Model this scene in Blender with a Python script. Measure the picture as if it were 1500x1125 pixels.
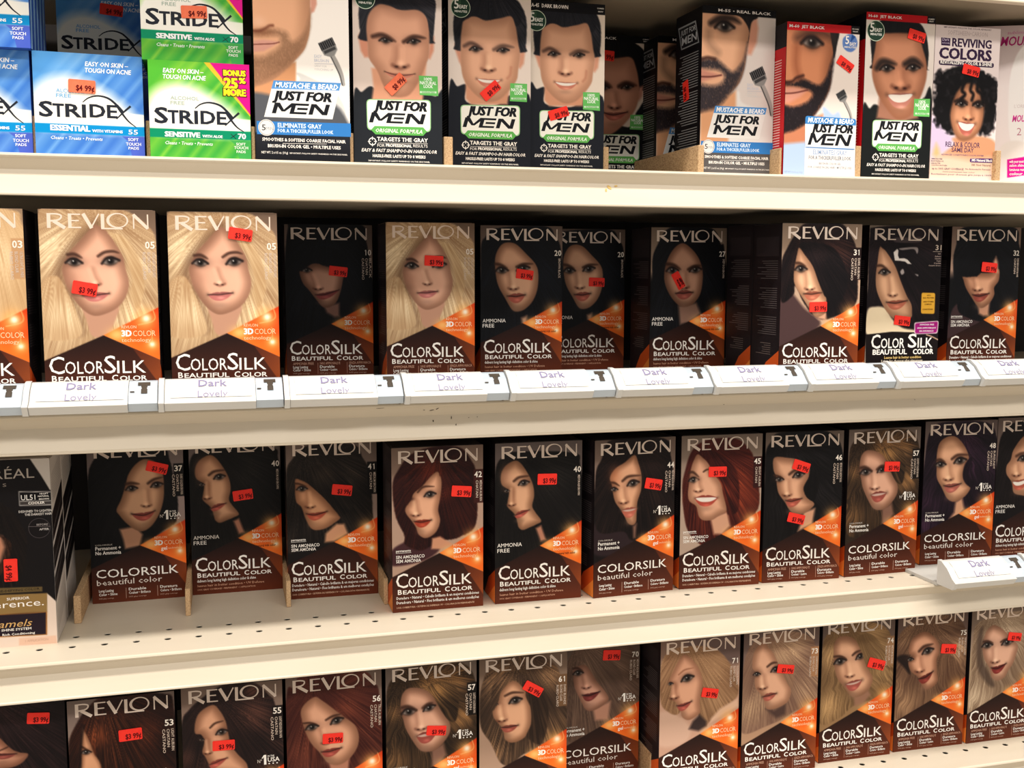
import bpy, bmesh, math, random
import numpy as np
from mathutils import Matrix, Vector
for o in list(bpy.data.objects): bpy.data.objects.remove(o, do_unlink=True)
SC = bpy.context.scene; COL = SC.collection
# ---------------------------------------------------------------- camera
CAM = (0.17202, -0.89379, 0.3155, 0.26716, 0.10825, 0.00232, 1.55083)   # x, y, z, yaw, pitch, roll, focal length / 1000 px
cd = bpy.data.cameras.new('camera'); co = bpy.data.objects.new('camera', cd); COL.objects.link(co); SC.camera = co
yw, pt, rl = CAM[3:6]
fw = Vector((math.sin(yw)*math.cos(pt), math.cos(yw)*math.cos(pt), -math.sin(pt))); rt = Vector((math.cos(yw), -math.sin(yw), 0)); up = rt.cross(fw)
r2 = math.cos(rl)*rt+math.sin(rl)*up; u2 = math.cos(rl)*up-math.sin(rl)*rt
co.matrix_world = Matrix(((r2.x, u2.x, -fw.x, CAM[0]), (r2.y, u2.y, -fw.y, CAM[1]), (r2.z, u2.z, -fw.z, CAM[2]), (0, 0, 0, 1)))
cd.sensor_fit = 'HORIZONTAL'; cd.sensor_width = 36; cd.lens = CAM[6]*1000/1500*36; cd.clip_start = .02; cd.clip_end = 50
# ---------------------------------------------------------------- light: aisle air, one fluorescent row overhead, one added front fill
wd = bpy.data.worlds.new('aisle'); SC.world = wd; wd.use_nodes = True
bgn = wd.node_tree.nodes['Background']; bgn.inputs[0].default_value = (1.0, .94, .88, 1); bgn.inputs[1].default_value = .50
def area(name, loc, rot, sx, sy, e, col):
    l = bpy.data.lights.new(name, 'AREA'); l.shape = 'RECTANGLE'; l.size = sx; l.size_y = sy; l.energy = e; l.color = col
    o = bpy.data.objects.new(name, l); COL.objects.link(o); o.location = loc; o.rotation_euler = rot; return o
area('tube_or_fill_light', (.5, -.80, 2.25), (0, 0, 0), 4.2, .16, 76, (1, .95, .885))
area('tube_or_fill_light', (.5, -2.6, 2.25), (math.radians(25), 0, 0), 4.2, .3, 52, (1, .95, .885))  # added fill from the aisle side to brighten the box fronts
vs = SC.view_settings; vs.view_transform = 'Standard'; vs.look = 'None'; vs.gamma = 1; vs.use_curve_mapping = False; vs.exposure = .35
# ---------------------------------------------------------------- helpers
def lin(c):
    c = np.clip(np.asarray(c, float)/255, 0, 1); return np.where(c <= .04045, c/12.92, ((c+.055)/1.055)**2.4)
MATS = {}
def mat(name, col, rough=.5, spec=.4, noise=None, metal=0, trans=0):
    if name in MATS: return MATS[name]
    m = bpy.data.materials.new(name); m.use_nodes = True; nt = m.node_tree; b = nt.nodes['Principled BSDF']
    c = tuple(lin(col))+(1,); b.inputs['Base Color'].default_value = c; b.inputs['Roughness'].default_value = rough
    b.inputs['Specular IOR Level'].default_value = spec; b.inputs['Metallic'].default_value = metal; b.inputs['Transmission Weight'].default_value = trans
    if noise:
        sc, c2, lo, hi = noise[:4]
        tc = nt.nodes.new('ShaderNodeTexCoord'); mp = nt.nodes.new('ShaderNodeMapping'); n = nt.nodes.new('ShaderNodeTexNoise'); r = nt.nodes.new('ShaderNodeValToRGB')
        mp.inputs['Scale'].default_value = noise[4] if len(noise) > 4 else (1, 1, 1)
        n.inputs['Scale'].default_value = sc; n.inputs['Detail'].default_value = 6; r.color_ramp.elements[0].position = lo; r.color_ramp.elements[1].position = hi
        r.color_ramp.elements[0].color = c; r.color_ramp.elements[1].color = tuple(lin(c2))+(1,)
        nt.links.new(tc.outputs['Object'], mp.inputs[0]); nt.links.new(mp.outputs[0], n.inputs['Vector']); nt.links.new(n.outputs['Fac'], r.inputs[0]); nt.links.new(r.outputs[0], b.inputs['Base Color'])
    MATS[name] = m; return m
def inkc(c): return lin(255*np.clip(np.asarray(c, float)/255, 0, 1)**1.13)
def ink(name, rough, spec):
    if name in MATS: return MATS[name]
    m = bpy.data.materials.new(name); m.use_nodes = True; nt = m.node_tree; b = nt.nodes['Principled BSDF']
    a = nt.nodes.new('ShaderNodeVertexColor'); a.layer_name = 'ink'; nt.links.new(a.outputs[0], b.inputs['Base Color'])
    b.inputs['Roughness'].default_value = rough; b.inputs['Specular IOR Level'].default_value = spec; MATS[name] = m; return m
INK = ink('printed_card', .45, .14); INKL = ink('printed_lettering', .5, .14)
def empty(name, loc, rz, label, cat, group=''):
    o = bpy.data.objects.new(name, None); COL.objects.link(o); o.location = loc; o.rotation_euler = (0, 0, rz); o.empty_display_size = .02
    tag(o, label, cat, group); return o
def tag(o, label, cat, group=''):
    o['label'] = label; o['category'] = cat
    if group: o['group'] = group
def link(name, me, m, parent=None):
    if m and not me.materials: me.materials.append(m)
    o = bpy.data.objects.new(name, me); COL.objects.link(o)
    if parent: o.parent = parent
    return o
def np_mesh(name, V, F, col=None):
    me = bpy.data.meshes.new(name); V = np.asarray(V, np.float32); me.vertices.add(len(V)); me.vertices.foreach_set('co', V.ravel())
    if isinstance(F, np.ndarray):
        n, k = F.shape; idx = F.ravel(); st = np.arange(n)*k; tot = np.full(n, k)
    else:
        tot = np.array([len(f) for f in F]); st = np.concatenate([[0], np.cumsum(tot)[:-1]]); idx = np.array([i for f in F for i in f]); n = len(F)
    me.loops.add(len(idx)); me.loops.foreach_set('vertex_index', idx.astype(np.int32)); me.polygons.add(n)
    me.polygons.foreach_set('loop_start', st.astype(np.int32)); me.polygons.foreach_set('loop_total', tot.astype(np.int32))
    me.update(calc_edges=True); me.validate(); me.shade_flat()
    if col is not None:
        a = me.color_attributes.new('ink', 'FLOAT_COLOR', 'POINT'); c = np.ones((len(V), 4), np.float32); c[:, :3] = col; a.data.foreach_set('color', c.ravel())
    return me
def box_bm(bm, x0, x1, y0, y1, z0, z1):
    v = [bm.verts.new(p) for p in ((x0, y0, z0), (x1, y0, z0), (x1, y1, z0), (x0, y1, z0), (x0, y0, z1), (x1, y0, z1), (x1, y1, z1), (x0, y1, z1))]
    for f in ((3, 2, 1, 0), (4, 5, 6, 7), (0, 1, 5, 4), (1, 2, 6, 5), (2, 3, 7, 6), (3, 0, 4, 7)): bm.faces.new([v[i] for i in f])
    return v
def bm_mesh(name, bm, bev=0, seg=1):
    if bev: bmesh.ops.bevel(bm, geom=list(bm.edges), offset=bev, segments=seg, affect='EDGES')
    bmesh.ops.recalc_face_normals(bm, faces=list(bm.faces)); me = bpy.data.meshes.new(name); bm.to_mesh(me); bm.free(); return me
def prism(name, prof, x0, x1, bev=0):
    bm = bmesh.new(); a = [bm.verts.new((x0, y, z)) for y, z in prof]; b = [bm.verts.new((x1, y, z)) for y, z in prof]; n = len(prof)
    for i in range(n): bm.faces.new((a[i], a[(i+1) % n], b[(i+1) % n], b[i]))
    bm.faces.new(a); bm.faces.new(b[::-1]); return bm_mesh(name, bm, bev)
# ---- printed artwork: every front is an ink drawing laid out in panel units (1000 = panel width), sampled on a fine mesh ----
def smooth_closed(p, n=6):
    p = np.asarray(p, float); m = len(p); out = []
    for i in range(m):
        a, b, c, d = p[i-1], p[i], p[(i+1) % m], p[(i+2) % m]
        for t in np.arange(n)/n:
            out.append(.5*((2*b)+(c-a)*t+(2*a-5*b+4*c-d)*t*t+(3*b-a-3*c+d)*t**3))
    return np.array(out)
def smooth_open(p, n=6):
    p = np.asarray(p, float)
    if len(p) < 3: return p
    q = np.vstack([2*p[0]-p[1], p, 2*p[-1]-p[-2]]); out = []
    for i in range(1, len(q)-2):
        a, b, c, d = q[i-1:i+3]
        for t in np.arange(n)/n:
            out.append(.5*((2*b)+(c-a)*t+(2*a-5*b+4*c-d)*t*t+(3*b-a-3*c+d)*t**3))
    out.append(p[-1]); return np.array(out)
def vnoise(x, y, seed):
    xi = np.floor(x).astype(np.int64); yi = np.floor(y).astype(np.int64); fx = x-xi; fy = y-yi
    fx = fx*fx*(3-2*fx); fy = fy*fy*(3-2*fy)
    def h(a, b):
        n = (a*374761393+b*668265263+seed*974634777) & 0x7fffffff
        n = ((n ^ (n >> 13))*1274126177) & 0x7fffffff
        return ((n ^ (n >> 16)) & 0xffff)/65535.
    return (h(xi, yi)*(1-fx)+h(xi+1, yi)*fx)*(1-fy)+(h(xi, yi+1)*(1-fx)+h(xi+1, yi+1)*fx)*fy
class Print:
    def __init__(s, nu, hv, bg, seed=1):
        s.nu = nu; s.nv = max(2, int(round(nu*hv/1000))); s.hv = hv; s.seed = seed
        s.X, s.Y = np.meshgrid(np.linspace(0, 1000, s.nu+1), np.linspace(0, hv, s.nv+1))
        s.c = np.empty(s.X.shape+(3,)); s.c[:] = bg; s.px = 1000./nu
    def win(s, x0, y0, x1, y1, pad):
        a = max(0, int((x0-pad)/1000*s.nu)-1); b = min(s.nu+1, int((x1+pad)/1000*s.nu)+3)
        c = max(0, int((y0-pad)/s.hv*s.nv)-1); d = min(s.nv+1, int((y1+pad)/s.hv*s.nv)+3)
        return (slice(c, max(c, d)), slice(a, max(a, b)))
    def sdf(s, p, w):
        X = s.X[w]; Y = s.Y[w]; ins = np.zeros(X.shape, bool); dd = np.full(X.shape, 1e12)
        for i in range(len(p)):
            ax, ay = p[i-1]; bx, by = p[i]; ex = bx-ax; ey = by-ay
            t = np.clip(((X-ax)*ex+(Y-ay)*ey)/(ex*ex+ey*ey+1e-9), 0, 1)
            dd = np.minimum(dd, (X-ax-t*ex)**2+(Y-ay-t*ey)**2)
            if ey != 0:
                ins ^= ((ay > Y) != (by > Y)) & (X < ex*(Y-ay)/ey+ax)
        d = np.sqrt(dd); return np.where(ins, d, -d)
    def mix(s, w, a, col):
        a = np.clip(a, 0, 1)[..., None]; s.c[w] = s.c[w]*(1-a)+np.asarray(col, float)*a
    def mask(s, p, soft, smooth=True):
        p = smooth_closed(p) if smooth else np.asarray(p, float)
        w = s.win(p[:, 0].min(), p[:, 1].min(), p[:, 0].max(), p[:, 1].max(), soft+s.px)
        return w, s.sdf(p, w)
    def f(s, p, col, soft=6, alpha=1, smooth=True):
        w, d = s.mask(p, soft, smooth); k = max(soft, s.px*.6)
        s.mix(w, (d/k*.5+.5).clip(0, 1)*alpha, col)
    def q(s, p, col, alpha=1): s.f(p, col, 0, alpha, False)
    def grad(s, p, c0, c1, ax, smooth=False, soft=0):
        w, d = s.mask(p, soft, smooth); (x0, y0), (x1, y1) = ax; L = (x1-x0)**2+(y1-y0)**2
        t = (((s.X[w]-x0)*(x1-x0)+(s.Y[w]-y0)*(y1-y0))/L).clip(0, 1)[..., None]
        s.mix(w, (d/max(soft, s.px*.6)*.5+.5).clip(0, 1), np.asarray(c0, float)*(1-t)+np.asarray(c1, float)*t)
    def s_(s, p, wd, col, alpha=1, soft=None, taper=False):
        p = smooth_open(p); soft = wd*.5 if soft is None else soft
        w = s.win(p[:, 0].min(), p[:, 1].min(), p[:, 0].max(), p[:, 1].max(), wd+soft+s.px)
        X = s.X[w]; Y = s.Y[w]; best = np.full(X.shape, -1e9); n = len(p)-1
        for i in range(n):
            ax, ay = p[i]; ex, ey = p[i+1]-p[i]
            t = np.clip(((X-ax)*ex+(Y-ay)*ey)/(ex*ex+ey*ey+1e-9), 0, 1)
            d = np.sqrt((X-ax-t*ex)**2+(Y-ay-t*ey)**2); u = (i+t)/n
            hw = wd/2*(1 if not taper else np.sqrt(np.clip(1-(u-.35)**2/.44, .03, 1)))
            best = np.maximum(best, hw-d)
        k = max(soft, s.px*.6); s.mix(w, (best/k*.5+.5).clip(0, 1)*alpha, col)
    def g(s, x, y, rx, ry, col, alpha, ang=0):
        m = max(rx, ry)*2.2; w = s.win(x-m, y-m, x+m, y+m, 0); c, n = np.cos(ang), np.sin(ang)
        X = s.X[w]-x; Y = s.Y[w]-y; r = ((X*c+Y*n)/rx)**2+((-X*n+Y*c)/ry)**2
        s.mix(w, np.exp(-r)*alpha, col)
    def h(s, p, dark, light, o, fr=60, sheen=(), wav=0, soft=9, alpha=1):
        w, d = s.mask(p, soft); X = s.X[w]; Y = s.Y[w]; k = s.seed*7
        Xw = X+wav*np.sin(Y/70.+vnoise(X/160., Y/160., k)*5)
        rad = np.hypot(Xw-o[0], Y-o[1]); an = np.arctan2(Xw-o[0], np.abs(Y-o[1])+120)
        n = .5*vnoise(an*fr*1.4, rad/300., k+1)+.5*vnoise(an*fr*4, rad/200., k+2)
        lo = vnoise(X/230., Y/300., k+3); t = (.06+(n-.3)*.95)*(.35+.8*lo)
        for (x, y, r, a) in sheen: t = t+a*np.exp(-((X-x)**2+(Y-y)**2)/r**2)*(.45+.9*n)
        t = t.clip(0, 1.1)[..., None]
        col = np.asarray(dark, float)*(1-t)+np.asarray(light, float)*t
        a = (d/max(soft, s.px*.6)*.5+.5+(n-.5)*.5*(soft > 8)).clip(0, 1)*alpha
        s.mix(w, a, col)
    def curls(s, p, dark, light, size=16, soft=14):
        w, d = s.mask(p, soft); X = s.X[w]; Y = s.Y[w]
        n = vnoise(X/size, Y/size, 5)*.6+vnoise(X/size*2.1, Y/size*2.1, 6)*.4
        t = ((n-.55)*2.2).clip(0, 1)[..., None]
        s.mix(w, (d/soft+(n-.45)*2.2).clip(0, 1), np.asarray(dark, float)*(1-t)+np.asarray(light, float)*t)
    def beard(s, p, col, dens=1., soft=40):
        w, d = s.mask(p, soft); X = s.X[w]; Y = s.Y[w]
        n = vnoise(X/9., Y/20., 11)*.6+vnoise(X/22., Y/30., 12)*.4
        s.mix(w, ((d/soft*.7+.35).clip(0, 1)*(.55+.75*n)*dens).clip(0, 1), col)
        s.mix(w, ((d/soft).clip(0, 1)*((n-.62)*3).clip(0, 1)*.35), np.asarray(col)*1.7+30)
    def face(s, p, skin, lx=0, deep=.36, soft=7):
        w, d = s.mask(p, soft); P = np.asarray(p, float); cx, cy = P.mean(0); fw = np.ptp(P[:, 0])+1; fh = np.ptp(P[:, 1])+1
        e = (d/(.22*fw)).clip(0, 1); e = e*e*(3-2*e); sh = 1-deep*(1-e)
        sh = sh*(1+.2*lx*(s.X[w]-cx)/fw)*(1-.1*((s.Y[w]-cy)/fh)**2*2)
        sk = np.asarray(skin, float); warm = np.array([1.0, .93, .88])
        col = sk*sh[..., None]*(warm**((1-sh)*3).clip(0, 2)[..., None])
        s.mix(w, (d/max(soft, s.px*.6)*.5+.5).clip(0, 1), col.clip(0, 255))
        s.skin = sk
    def e(s, x, y, wd, ang=0, op=.42, iris=(52, 38, 32), mk=.55):
        a = np.radians(ang); c, n = np.cos(a), np.sin(a); T = lambda u, v: (x+u*wd*c-v*wd*n, y+u*wd*n+v*wd*c)
        sk = s.skin; s.g(*T(0, -.1), wd*.75, wd*.42, sk*np.array([.42, .36, .36]), mk, a)
        s.f([T(-.5, .06), T(-.25, -op*.5), T(.05, -op*.62), T(.35, -op*.35), T(.5, 0), T(.25, op*.42), T(-.15, op*.5)], (176, 162, 154), wd*.06)
        s.g(*T(.02, -.03), wd*.27, wd*.27, iris, 1); s.g(*T(.02, -.03), wd*.22, wd*.23, (16, 12, 12), 1)
        s.s_([T(-.56, .1), T(-.28, -op*.5), T(.05, -op*.66), T(.36, -op*.38), T(.58, -.04)], wd*.16, (26, 18, 18), .95, wd*.07)
        s.s_([T(-.5, .1), T(-.15, op*.52), T(.25, op*.44), T(.5, .02)], wd*.08, sk*.34, .7, wd*.06)
        s.g(*T(-.06, -.1), wd*.055, wd*.055, (255, 252, 246), .8)
    def b(s, p, wd, col=None):
        col = s.skin*np.array([.3, .24, .22]) if col is None else col
        s.s_(p, wd*1.2, col, .85, wd*.4, True)
    def n(s, br, tip, nw, side=1, k=1.):
        sk = s.skin; (bx, by), (tx, ty) = br, tip; sh = sk*np.array([.62, .52, .48])
        s.s_([(bx+side*nw*.16, by), ((bx+tx)/2+side*nw*.2, (by+ty)/2), (tx+side*nw*.33, ty-nw*.12)], nw*.3, sh, .5*k, nw*.28)
        s.s_([(bx-side*nw*.08, by), (tx-side*nw*.05, ty-nw*.25)], nw*.2, np.minimum(sk*1.12+8, 255), .6, nw*.2)
        s.g(tx-side*nw*.02, ty-nw*.16, nw*.2, nw*.16, np.minimum(sk*1.13+12, 255), .7)
        s.s_([(tx-nw*.46, ty-nw*.03), (tx-nw*.2, ty+nw*.1), (tx, ty+nw*.15), (tx+nw*.2, ty+nw*.1), (tx+nw*.46, ty-nw*.03)], nw*.12, sk*np.array([.45, .34, .32]), .7, nw*.12)
        for q in (-1, 1): s.g(tx+q*nw*.23, ty+nw*.05, nw*.12, nw*.07, sk*np.array([.25, .16, .15]), .85)
    def l(s, a, m, z, tu, td, col=(168, 84, 78), teeth=0):
        a, m, z = (np.array(v, float) for v in (a, m, z)); up = np.array([0, -1.]); U = lambda t, o: (a+(z-a)*t+(m-(a+z)/2)*4*t*(1-t))+np.array([0, o])
        col = np.asarray(col, float); sk = s.skin; L = np.hypot(*(z-a))
        s.g(m[0], m[1]+td*1.7, L*.3, td*.5, sk*.7, .5)
        s.f([a, U(.3, -tu*.95), U(.44, -tu*1.05), U(.5, -tu*.85), U(.57, -tu*1.05), U(.72, -tu*.9), z, U(.75, td*.05), U(.5, td*.1), U(.25, td*.05)], col*.82, 5)
        o = td*teeth
        s.f([a, U(.25, o*.8), U(.5, o), U(.75, o*.8), z, U(.78, td*.75+o*.5), U(.5, td+o*.6), U(.22, td*.75+o*.5)], col, 5)
        if teeth: s.f([U(.06, 0), U(.5, -tu*.25), U(.94, 0), U(.75, o*.85), U(.5, o*1.05), U(.25, o*.85)], (238, 230, 220) if teeth > .3 else (206, 178, 166), 5)
        else: s.s_([a, U(.25, 0), U(.5, td*.06), U(.75, 0), z], max(6, td*.2), col*.32, .8, 5)
        s.g(m[0]+L*.05, m[1]+td*.55+o, L*.16, td*.22, np.minimum(col*1.3+25, 255), .55)
        for v in (a, z): s.g(v[0], v[1], td*.3, td*.3, sk*.5, .5)
    def qr(s, p, r, col):
        p = np.asarray(p, float); out = []
        for i in range(len(p)):
            a, b, c = p[i-1], p[i], p[(i+1) % len(p)]; u = (a-b)/np.hypot(*(a-b)); v = (c-b)/np.hypot(*(c-b))
            for t in np.linspace(0, 1, 5): out.append((1-t)**2*(b+u*r)+2*t*(1-t)*b+t*t*(b+v*r))
        s.f(out, col, 0, 1, False)
    def brush(s, a, z):
        a, z = np.array(a, float), np.array(z, float); L = np.hypot(*(z-a)); d = (z-a)/L
        d0 = d; n = np.array([-d[1], d[0]]); T = lambda u, v: tuple(a+d0*u*L+n*v*L)
        s.s_([T(.2, 0), T(.5, -.02), T(.8, .0), T(1.05, .07)], L*.1, (176, 172, 168), 1, 4)
        s.s_([T(.2, .05), T(.5, .045), T(.8, .05), T(1.05, .1)], L*.03, (60, 60, 62), .9, 4)
        s.f([T(.08, -.2), T(.2, -.19), T(.3, -.06), T(.3, .06), T(.2, .19), T(.08, .2)], (150, 148, 146), 4, 1, False)
        s.q([T(.1, -.16), T(.18, -.16), T(.18, .16), T(.1, .16)], (70, 70, 72))
        s.q([T(-.13, -.2), T(.08, -.2), T(.08, .2), T(-.13, .2)], (24, 24, 28))
        for i in range(7): s.s_([T(-.13, -.17+i*.055), T(.06, -.17+i*.055)], L*.012, (190, 188, 186), .8, 3)
SHADES=dict(zip('03 05 10 20 27 31 32 37 40 41 42 44 45 46 48 53 55 56 57 61 70 71 73 74 75 80'.split(),'ULTRA LIGHT BLONDE,ULTRA LIGHT ASH BLONDE,BLACK,BROWN BLACK,DEEP RICH BROWN,DARK AUBURN,DARK MAHOGANY BROWN,DARK GOLDEN BROWN,MEDIUM ASH BROWN,MEDIUM BROWN,MEDIUM AUBURN,MEDIUM REDDISH BROWN,BRIGHT AUBURN,MEDIUM GOLDEN CHESTNUT BROWN,BURGUNDY,LIGHT AUBURN,LIGHT REDDISH BROWN,TRUE AUBURN,LIGHTEST GOLDEN BROWN,DARK BLONDE,MEDIUM ASH BLONDE,GOLDEN BLONDE,CHAMPAGNE BLONDE,MEDIUM BLONDE,WARM GOLDEN BLONDE,LIGHT ASH BLONDE'.split(',')))
r0=lambda v:int(round(float(v)))
def digits(num,x0,x1,y,cap,col):
    out=[]; w=(x1-x0)/len(num)
    for i,ch in enumerate(num):
        a=x0+i*w
        if ch=='1': out+=[('p',[(a+w*.48,y-cap),(a+w*.68,y-cap),(a+w*.68,y),(a+w*.48,y)],col),('p',[(a+w*.48,y-cap),(a+w*.58,y-cap),(a+w*.34,y-cap*.72),(a+w*.26,y-cap*.8)],col)]
        else: out.append(('t',ch,a+w*.06,a+w*.94,y,cap,col,.02,0))
    return out
INKWHITE=(246,240,232); 
def rev(num,var,side,vs,rcol=(212,194,180),blonde=False):
    L=[('R',70,37*vs,945,172*vs,rcol)]
    m=lambda v:v*vs
    if num:
        L+=digits(num,900,990,m(355),62,(236,226,214))
        bl=int(num)<9 or int(num)>60
        cols=[SHADES.get(num,'BROWN')]+(['BLOND CLAIR','RUBIO CLARO'] if bl else ['CHATAIN','CASTANO'])[:side-1]
        x=975
        for i,c in enumerate(cols): L.append(('v',c,x-i*42 if side>1 else 965,m(390),m(390)+(230,190,250)[i],26,(206,186,170)))
    def art():
        # orange facet texts
        L.append(('t','REVLON',670,800,m(1108),26,(250,214,170),.0,0))
        L.append(('t','3D',668,758,m(1182),54,(255,246,236),.05,0)); L.append(('t','COLOR',770,968,m(1182),50,(252,206,160),.0,0))
        if var=='G': L.append(('t','gel',735,800,m(1240),40,(255,240,226),.02,0)); L.append(('t','technology',810,960,m(1232),22,(252,206,160),0,0))
        else: L.append(('t','technology',668,925,m(1236),34,(252,206,160),0,0))
        if var=='B': L.append(('t','for natural rich color',668,930,m(1285),26,(60,24,10),.02,0))
    art()
    if var=='G':
        L.append(('t','COLORSILK',50,912,m(1512),92,INKWHITE,.002,0)); L.append(('t','beautiful color',52,735,m(1596),62,(232,222,212),.0,0))
        for x,a,b in ((70,'Long Lasting','Color • Shine'),(380,'Durable','Couleur • Brillance'),(712,'Duratura','Colore • Brillante')):
            wd=190 if x==70 else 230
            L.append(('t',a,x,x+wd*.8,m(1672),28,INKWHITE,.012,0)); L.append(('t',b,x,x+wd,m(1714),28,INKWHITE,.012,0)); L.append(('t','100% gray coverage',x,x+wd*.8,m(1752),15,(206,170,150),0,0))
            if x>100: L.append(('p',[(x-30,m(1640)),(x-26,m(1640)),(x-26,m(1760)),(x-30,m(1760))],(200,160,140)))
        L.append(('t','COLORSILK',50,230,m(1148),16,(210,200,190),0,0)); L.append(('t','Permanent +',50,315,m(1196),38,INKWHITE,.015,0)); L.append(('t','No Ammonia',50,315,m(1248),38,INKWHITE,.015,0))
        L.append(('t','Nº',735,780,m(872),36,(210,200,190),0,0)); L+=[('p',[(800,m(790)),(824,m(790)),(824,m(895)),(800,m(895))],INKWHITE),('p',[(800,m(790)),(812,m(790)),(790,m(826)),(776,m(826))],INKWHITE)]; L.append(('t','IN THE',838,905,m(815),18,INKWHITE,.01,0)); L.append(('t','USA',838,958,m(868),46,INKWHITE,.012,0))
        for i in range(3): L.append(('p',[(852+i*40,m(880)),(862+i*40,m(888)),(852+i*40,m(896)),(842+i*40,m(888))],INKWHITE))
    else:
        L+= [('t','C',38,168,m(1528),156,INKWHITE,.002,0),('t','OLOR',172,505,m(1530),112,INKWHITE,.002,0),('t','S',510,610,m(1530),160,INKWHITE,.002,0),('t','ILK',620,872,m(1532),114,INKWHITE,.002,0)]
        L+= [('t','B',56,100,m(1600),52,INKWHITE,.022,0),('t','EAUTIFUL',112,525,m(1600),42,INKWHITE,.022,0),('t','C',572,625,m(1602),52,INKWHITE,.022,0),('t','OLOR',640,880,m(1603),42,INKWHITE,.022,0)]
        if var=='A':
            for x,a,b,c in ((70,'AMMONIA FREE','Long Lasting','Color • Shine'),(375,'SANS AMMONIAQUE','Durable','Couleur • Lustre'),(712,'SENZA AMMONIACA','Duratura','Colore • Brillante')):
                wd=235 if x<700 else 255
                L.append(('t',a,x,x+wd,m(1652),28,(206,160,136),.0,0)); L.append(('t',b,x,x+wd*.72,m(1692),28,INKWHITE,.012,0)); L.append(('t',c,x,x+wd*.85,m(1728),28,INKWHITE,.012,0)); L.append(('t','100% gray coverage',x,x+wd*.8,m(1762),15,(206,170,150),0,0))
                if x>100: L.append(('p',[(x-24,m(1630)),(x-20,m(1630)),(x-20,m(1765)),(x-24,m(1765))],(190,140,120)))
        elif var=='B':
            L.append(('t','AMMONIA',25,305,m(1158),42,INKWHITE,.0,0)); L.append(('t','FREE',25,165,m(1218),42,INKWHITE,.0,0))
            L.append(('t','delivers long lasting high definition color & shine',50,700,m(1655),32,INKWHITE,.01,0)); L.append(('t','leaves hair in better condition • UV Defense',55,790,m(1708),26,(222,170,140),0,0)); L.append(('t','100% GRAY COVERAGE • PERMANENT • 1 APPLICATION',55,690,m(1750),18,(222,170,140),0,0))
        elif var=='C':
            L.append(('t','permanente',40,200,m(1132),26,INKWHITE,.012,0)); L.append(('p',[(40,m(1142)),(205,m(1142)),(205,m(1145)),(40,m(1145))],INKWHITE))
            L.append(('t','SIN AMONIACO',40,350,m(1205),34,INKWHITE,.01,0)); L.append(('t','SEM AMÔNIA',40,310,m(1250),34,INKWHITE,.01,0))
            L.append(('t','Duradero • Natural • Cabello brillante & en mejores condiciones',41,952,m(1655),30,INKWHITE,.012,0)); L.append(('t','Duradoura • Natural • Fios brilhante & em melhores condições',41,952,m(1704),30,INKWHITE,.012,0)); L.append(('t','100% COBERTURA • SISTEMA DE DEFENSA UV • COLORACIÓN PERMANENTE',44,900,m(1755),18,(230,190,160),0,0))
    return L
def common(vs):
    m=lambda p:(p[0],r0(p[1]*vs))
    return [['grad',[m((512,1170)),m((1010,905)),m((1010,1418))],(208,60,18),(246,124,44),[m((900,900)),m((700,1260))]],
      ['g',880,r0(1025*vs),95,95,(255,190,110),.8],['g',890,r0(1015*vs),34,34,(255,246,226),1],['g',935,r0(1262*vs),60,60,(255,190,110),.8],['g',935,r0(1262*vs),24,24,(255,246,226),1],['g',630,r0(1165*vs),80,60,(255,204,130),.85],
      ['s_',[m((950,930)),m((968,1010)),m((930,1050)),m((820,1075))],8,(255,206,140),.7],['s_',[m((930,1120)),m((936,1180)),m((935,1250))],7,(255,206,140),.7],
      ['grad',[m((512,1170)),m((1010,1418)),m((1010,1900)),m((-10,1900)),m((-10,1405))],(40,24,22),(112,54,32),[m((500,1180)),m((560,1830))]],  # brown lighter downward: direct light on the lower front put into the ink
      ['grad',[m((760,1295)),m((1010,1418)),m((1010,1680))],(92,44,28),(152,78,38),[m((760,1295)),m((1010,1600))]]]

# ---- lettering: type outlines as flat ink on the card
_G = {}
def glyph(text, bold, shear):
    k = (text, round(bold, 3), round(shear, 2))
    if k in _G: return _G[k]
    cu = bpy.data.curves.new('type', 'FONT'); cu.body = text; cu.size = 1; cu.offset = bold; cu.shear = shear; cu.resolution_u = 2 if len(text) < 14 else 1
    cu.fill_mode = 'FRONT'
    o = bpy.data.objects.new('type', cu); me = o.to_mesh(); n = len(me.vertices); V = np.zeros(n*3, np.float32); me.vertices.foreach_get('co', V); V = V.reshape(-1, 3)[:, :2].copy()
    me.calc_loop_triangles(); T = np.zeros(len(me.loop_triangles)*3, np.int32); me.loop_triangles.foreach_get('vertices', T); T = T.reshape(-1, 3)
    o.to_mesh_clear(); bpy.data.objects.remove(o); bpy.data.curves.remove(cu)
    if n == 0: V = np.zeros((3, 2), np.float32); T = np.zeros((0, 3), np.int32)
    _G[k] = (V, T); return _G[k]
CAPH = None
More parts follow.
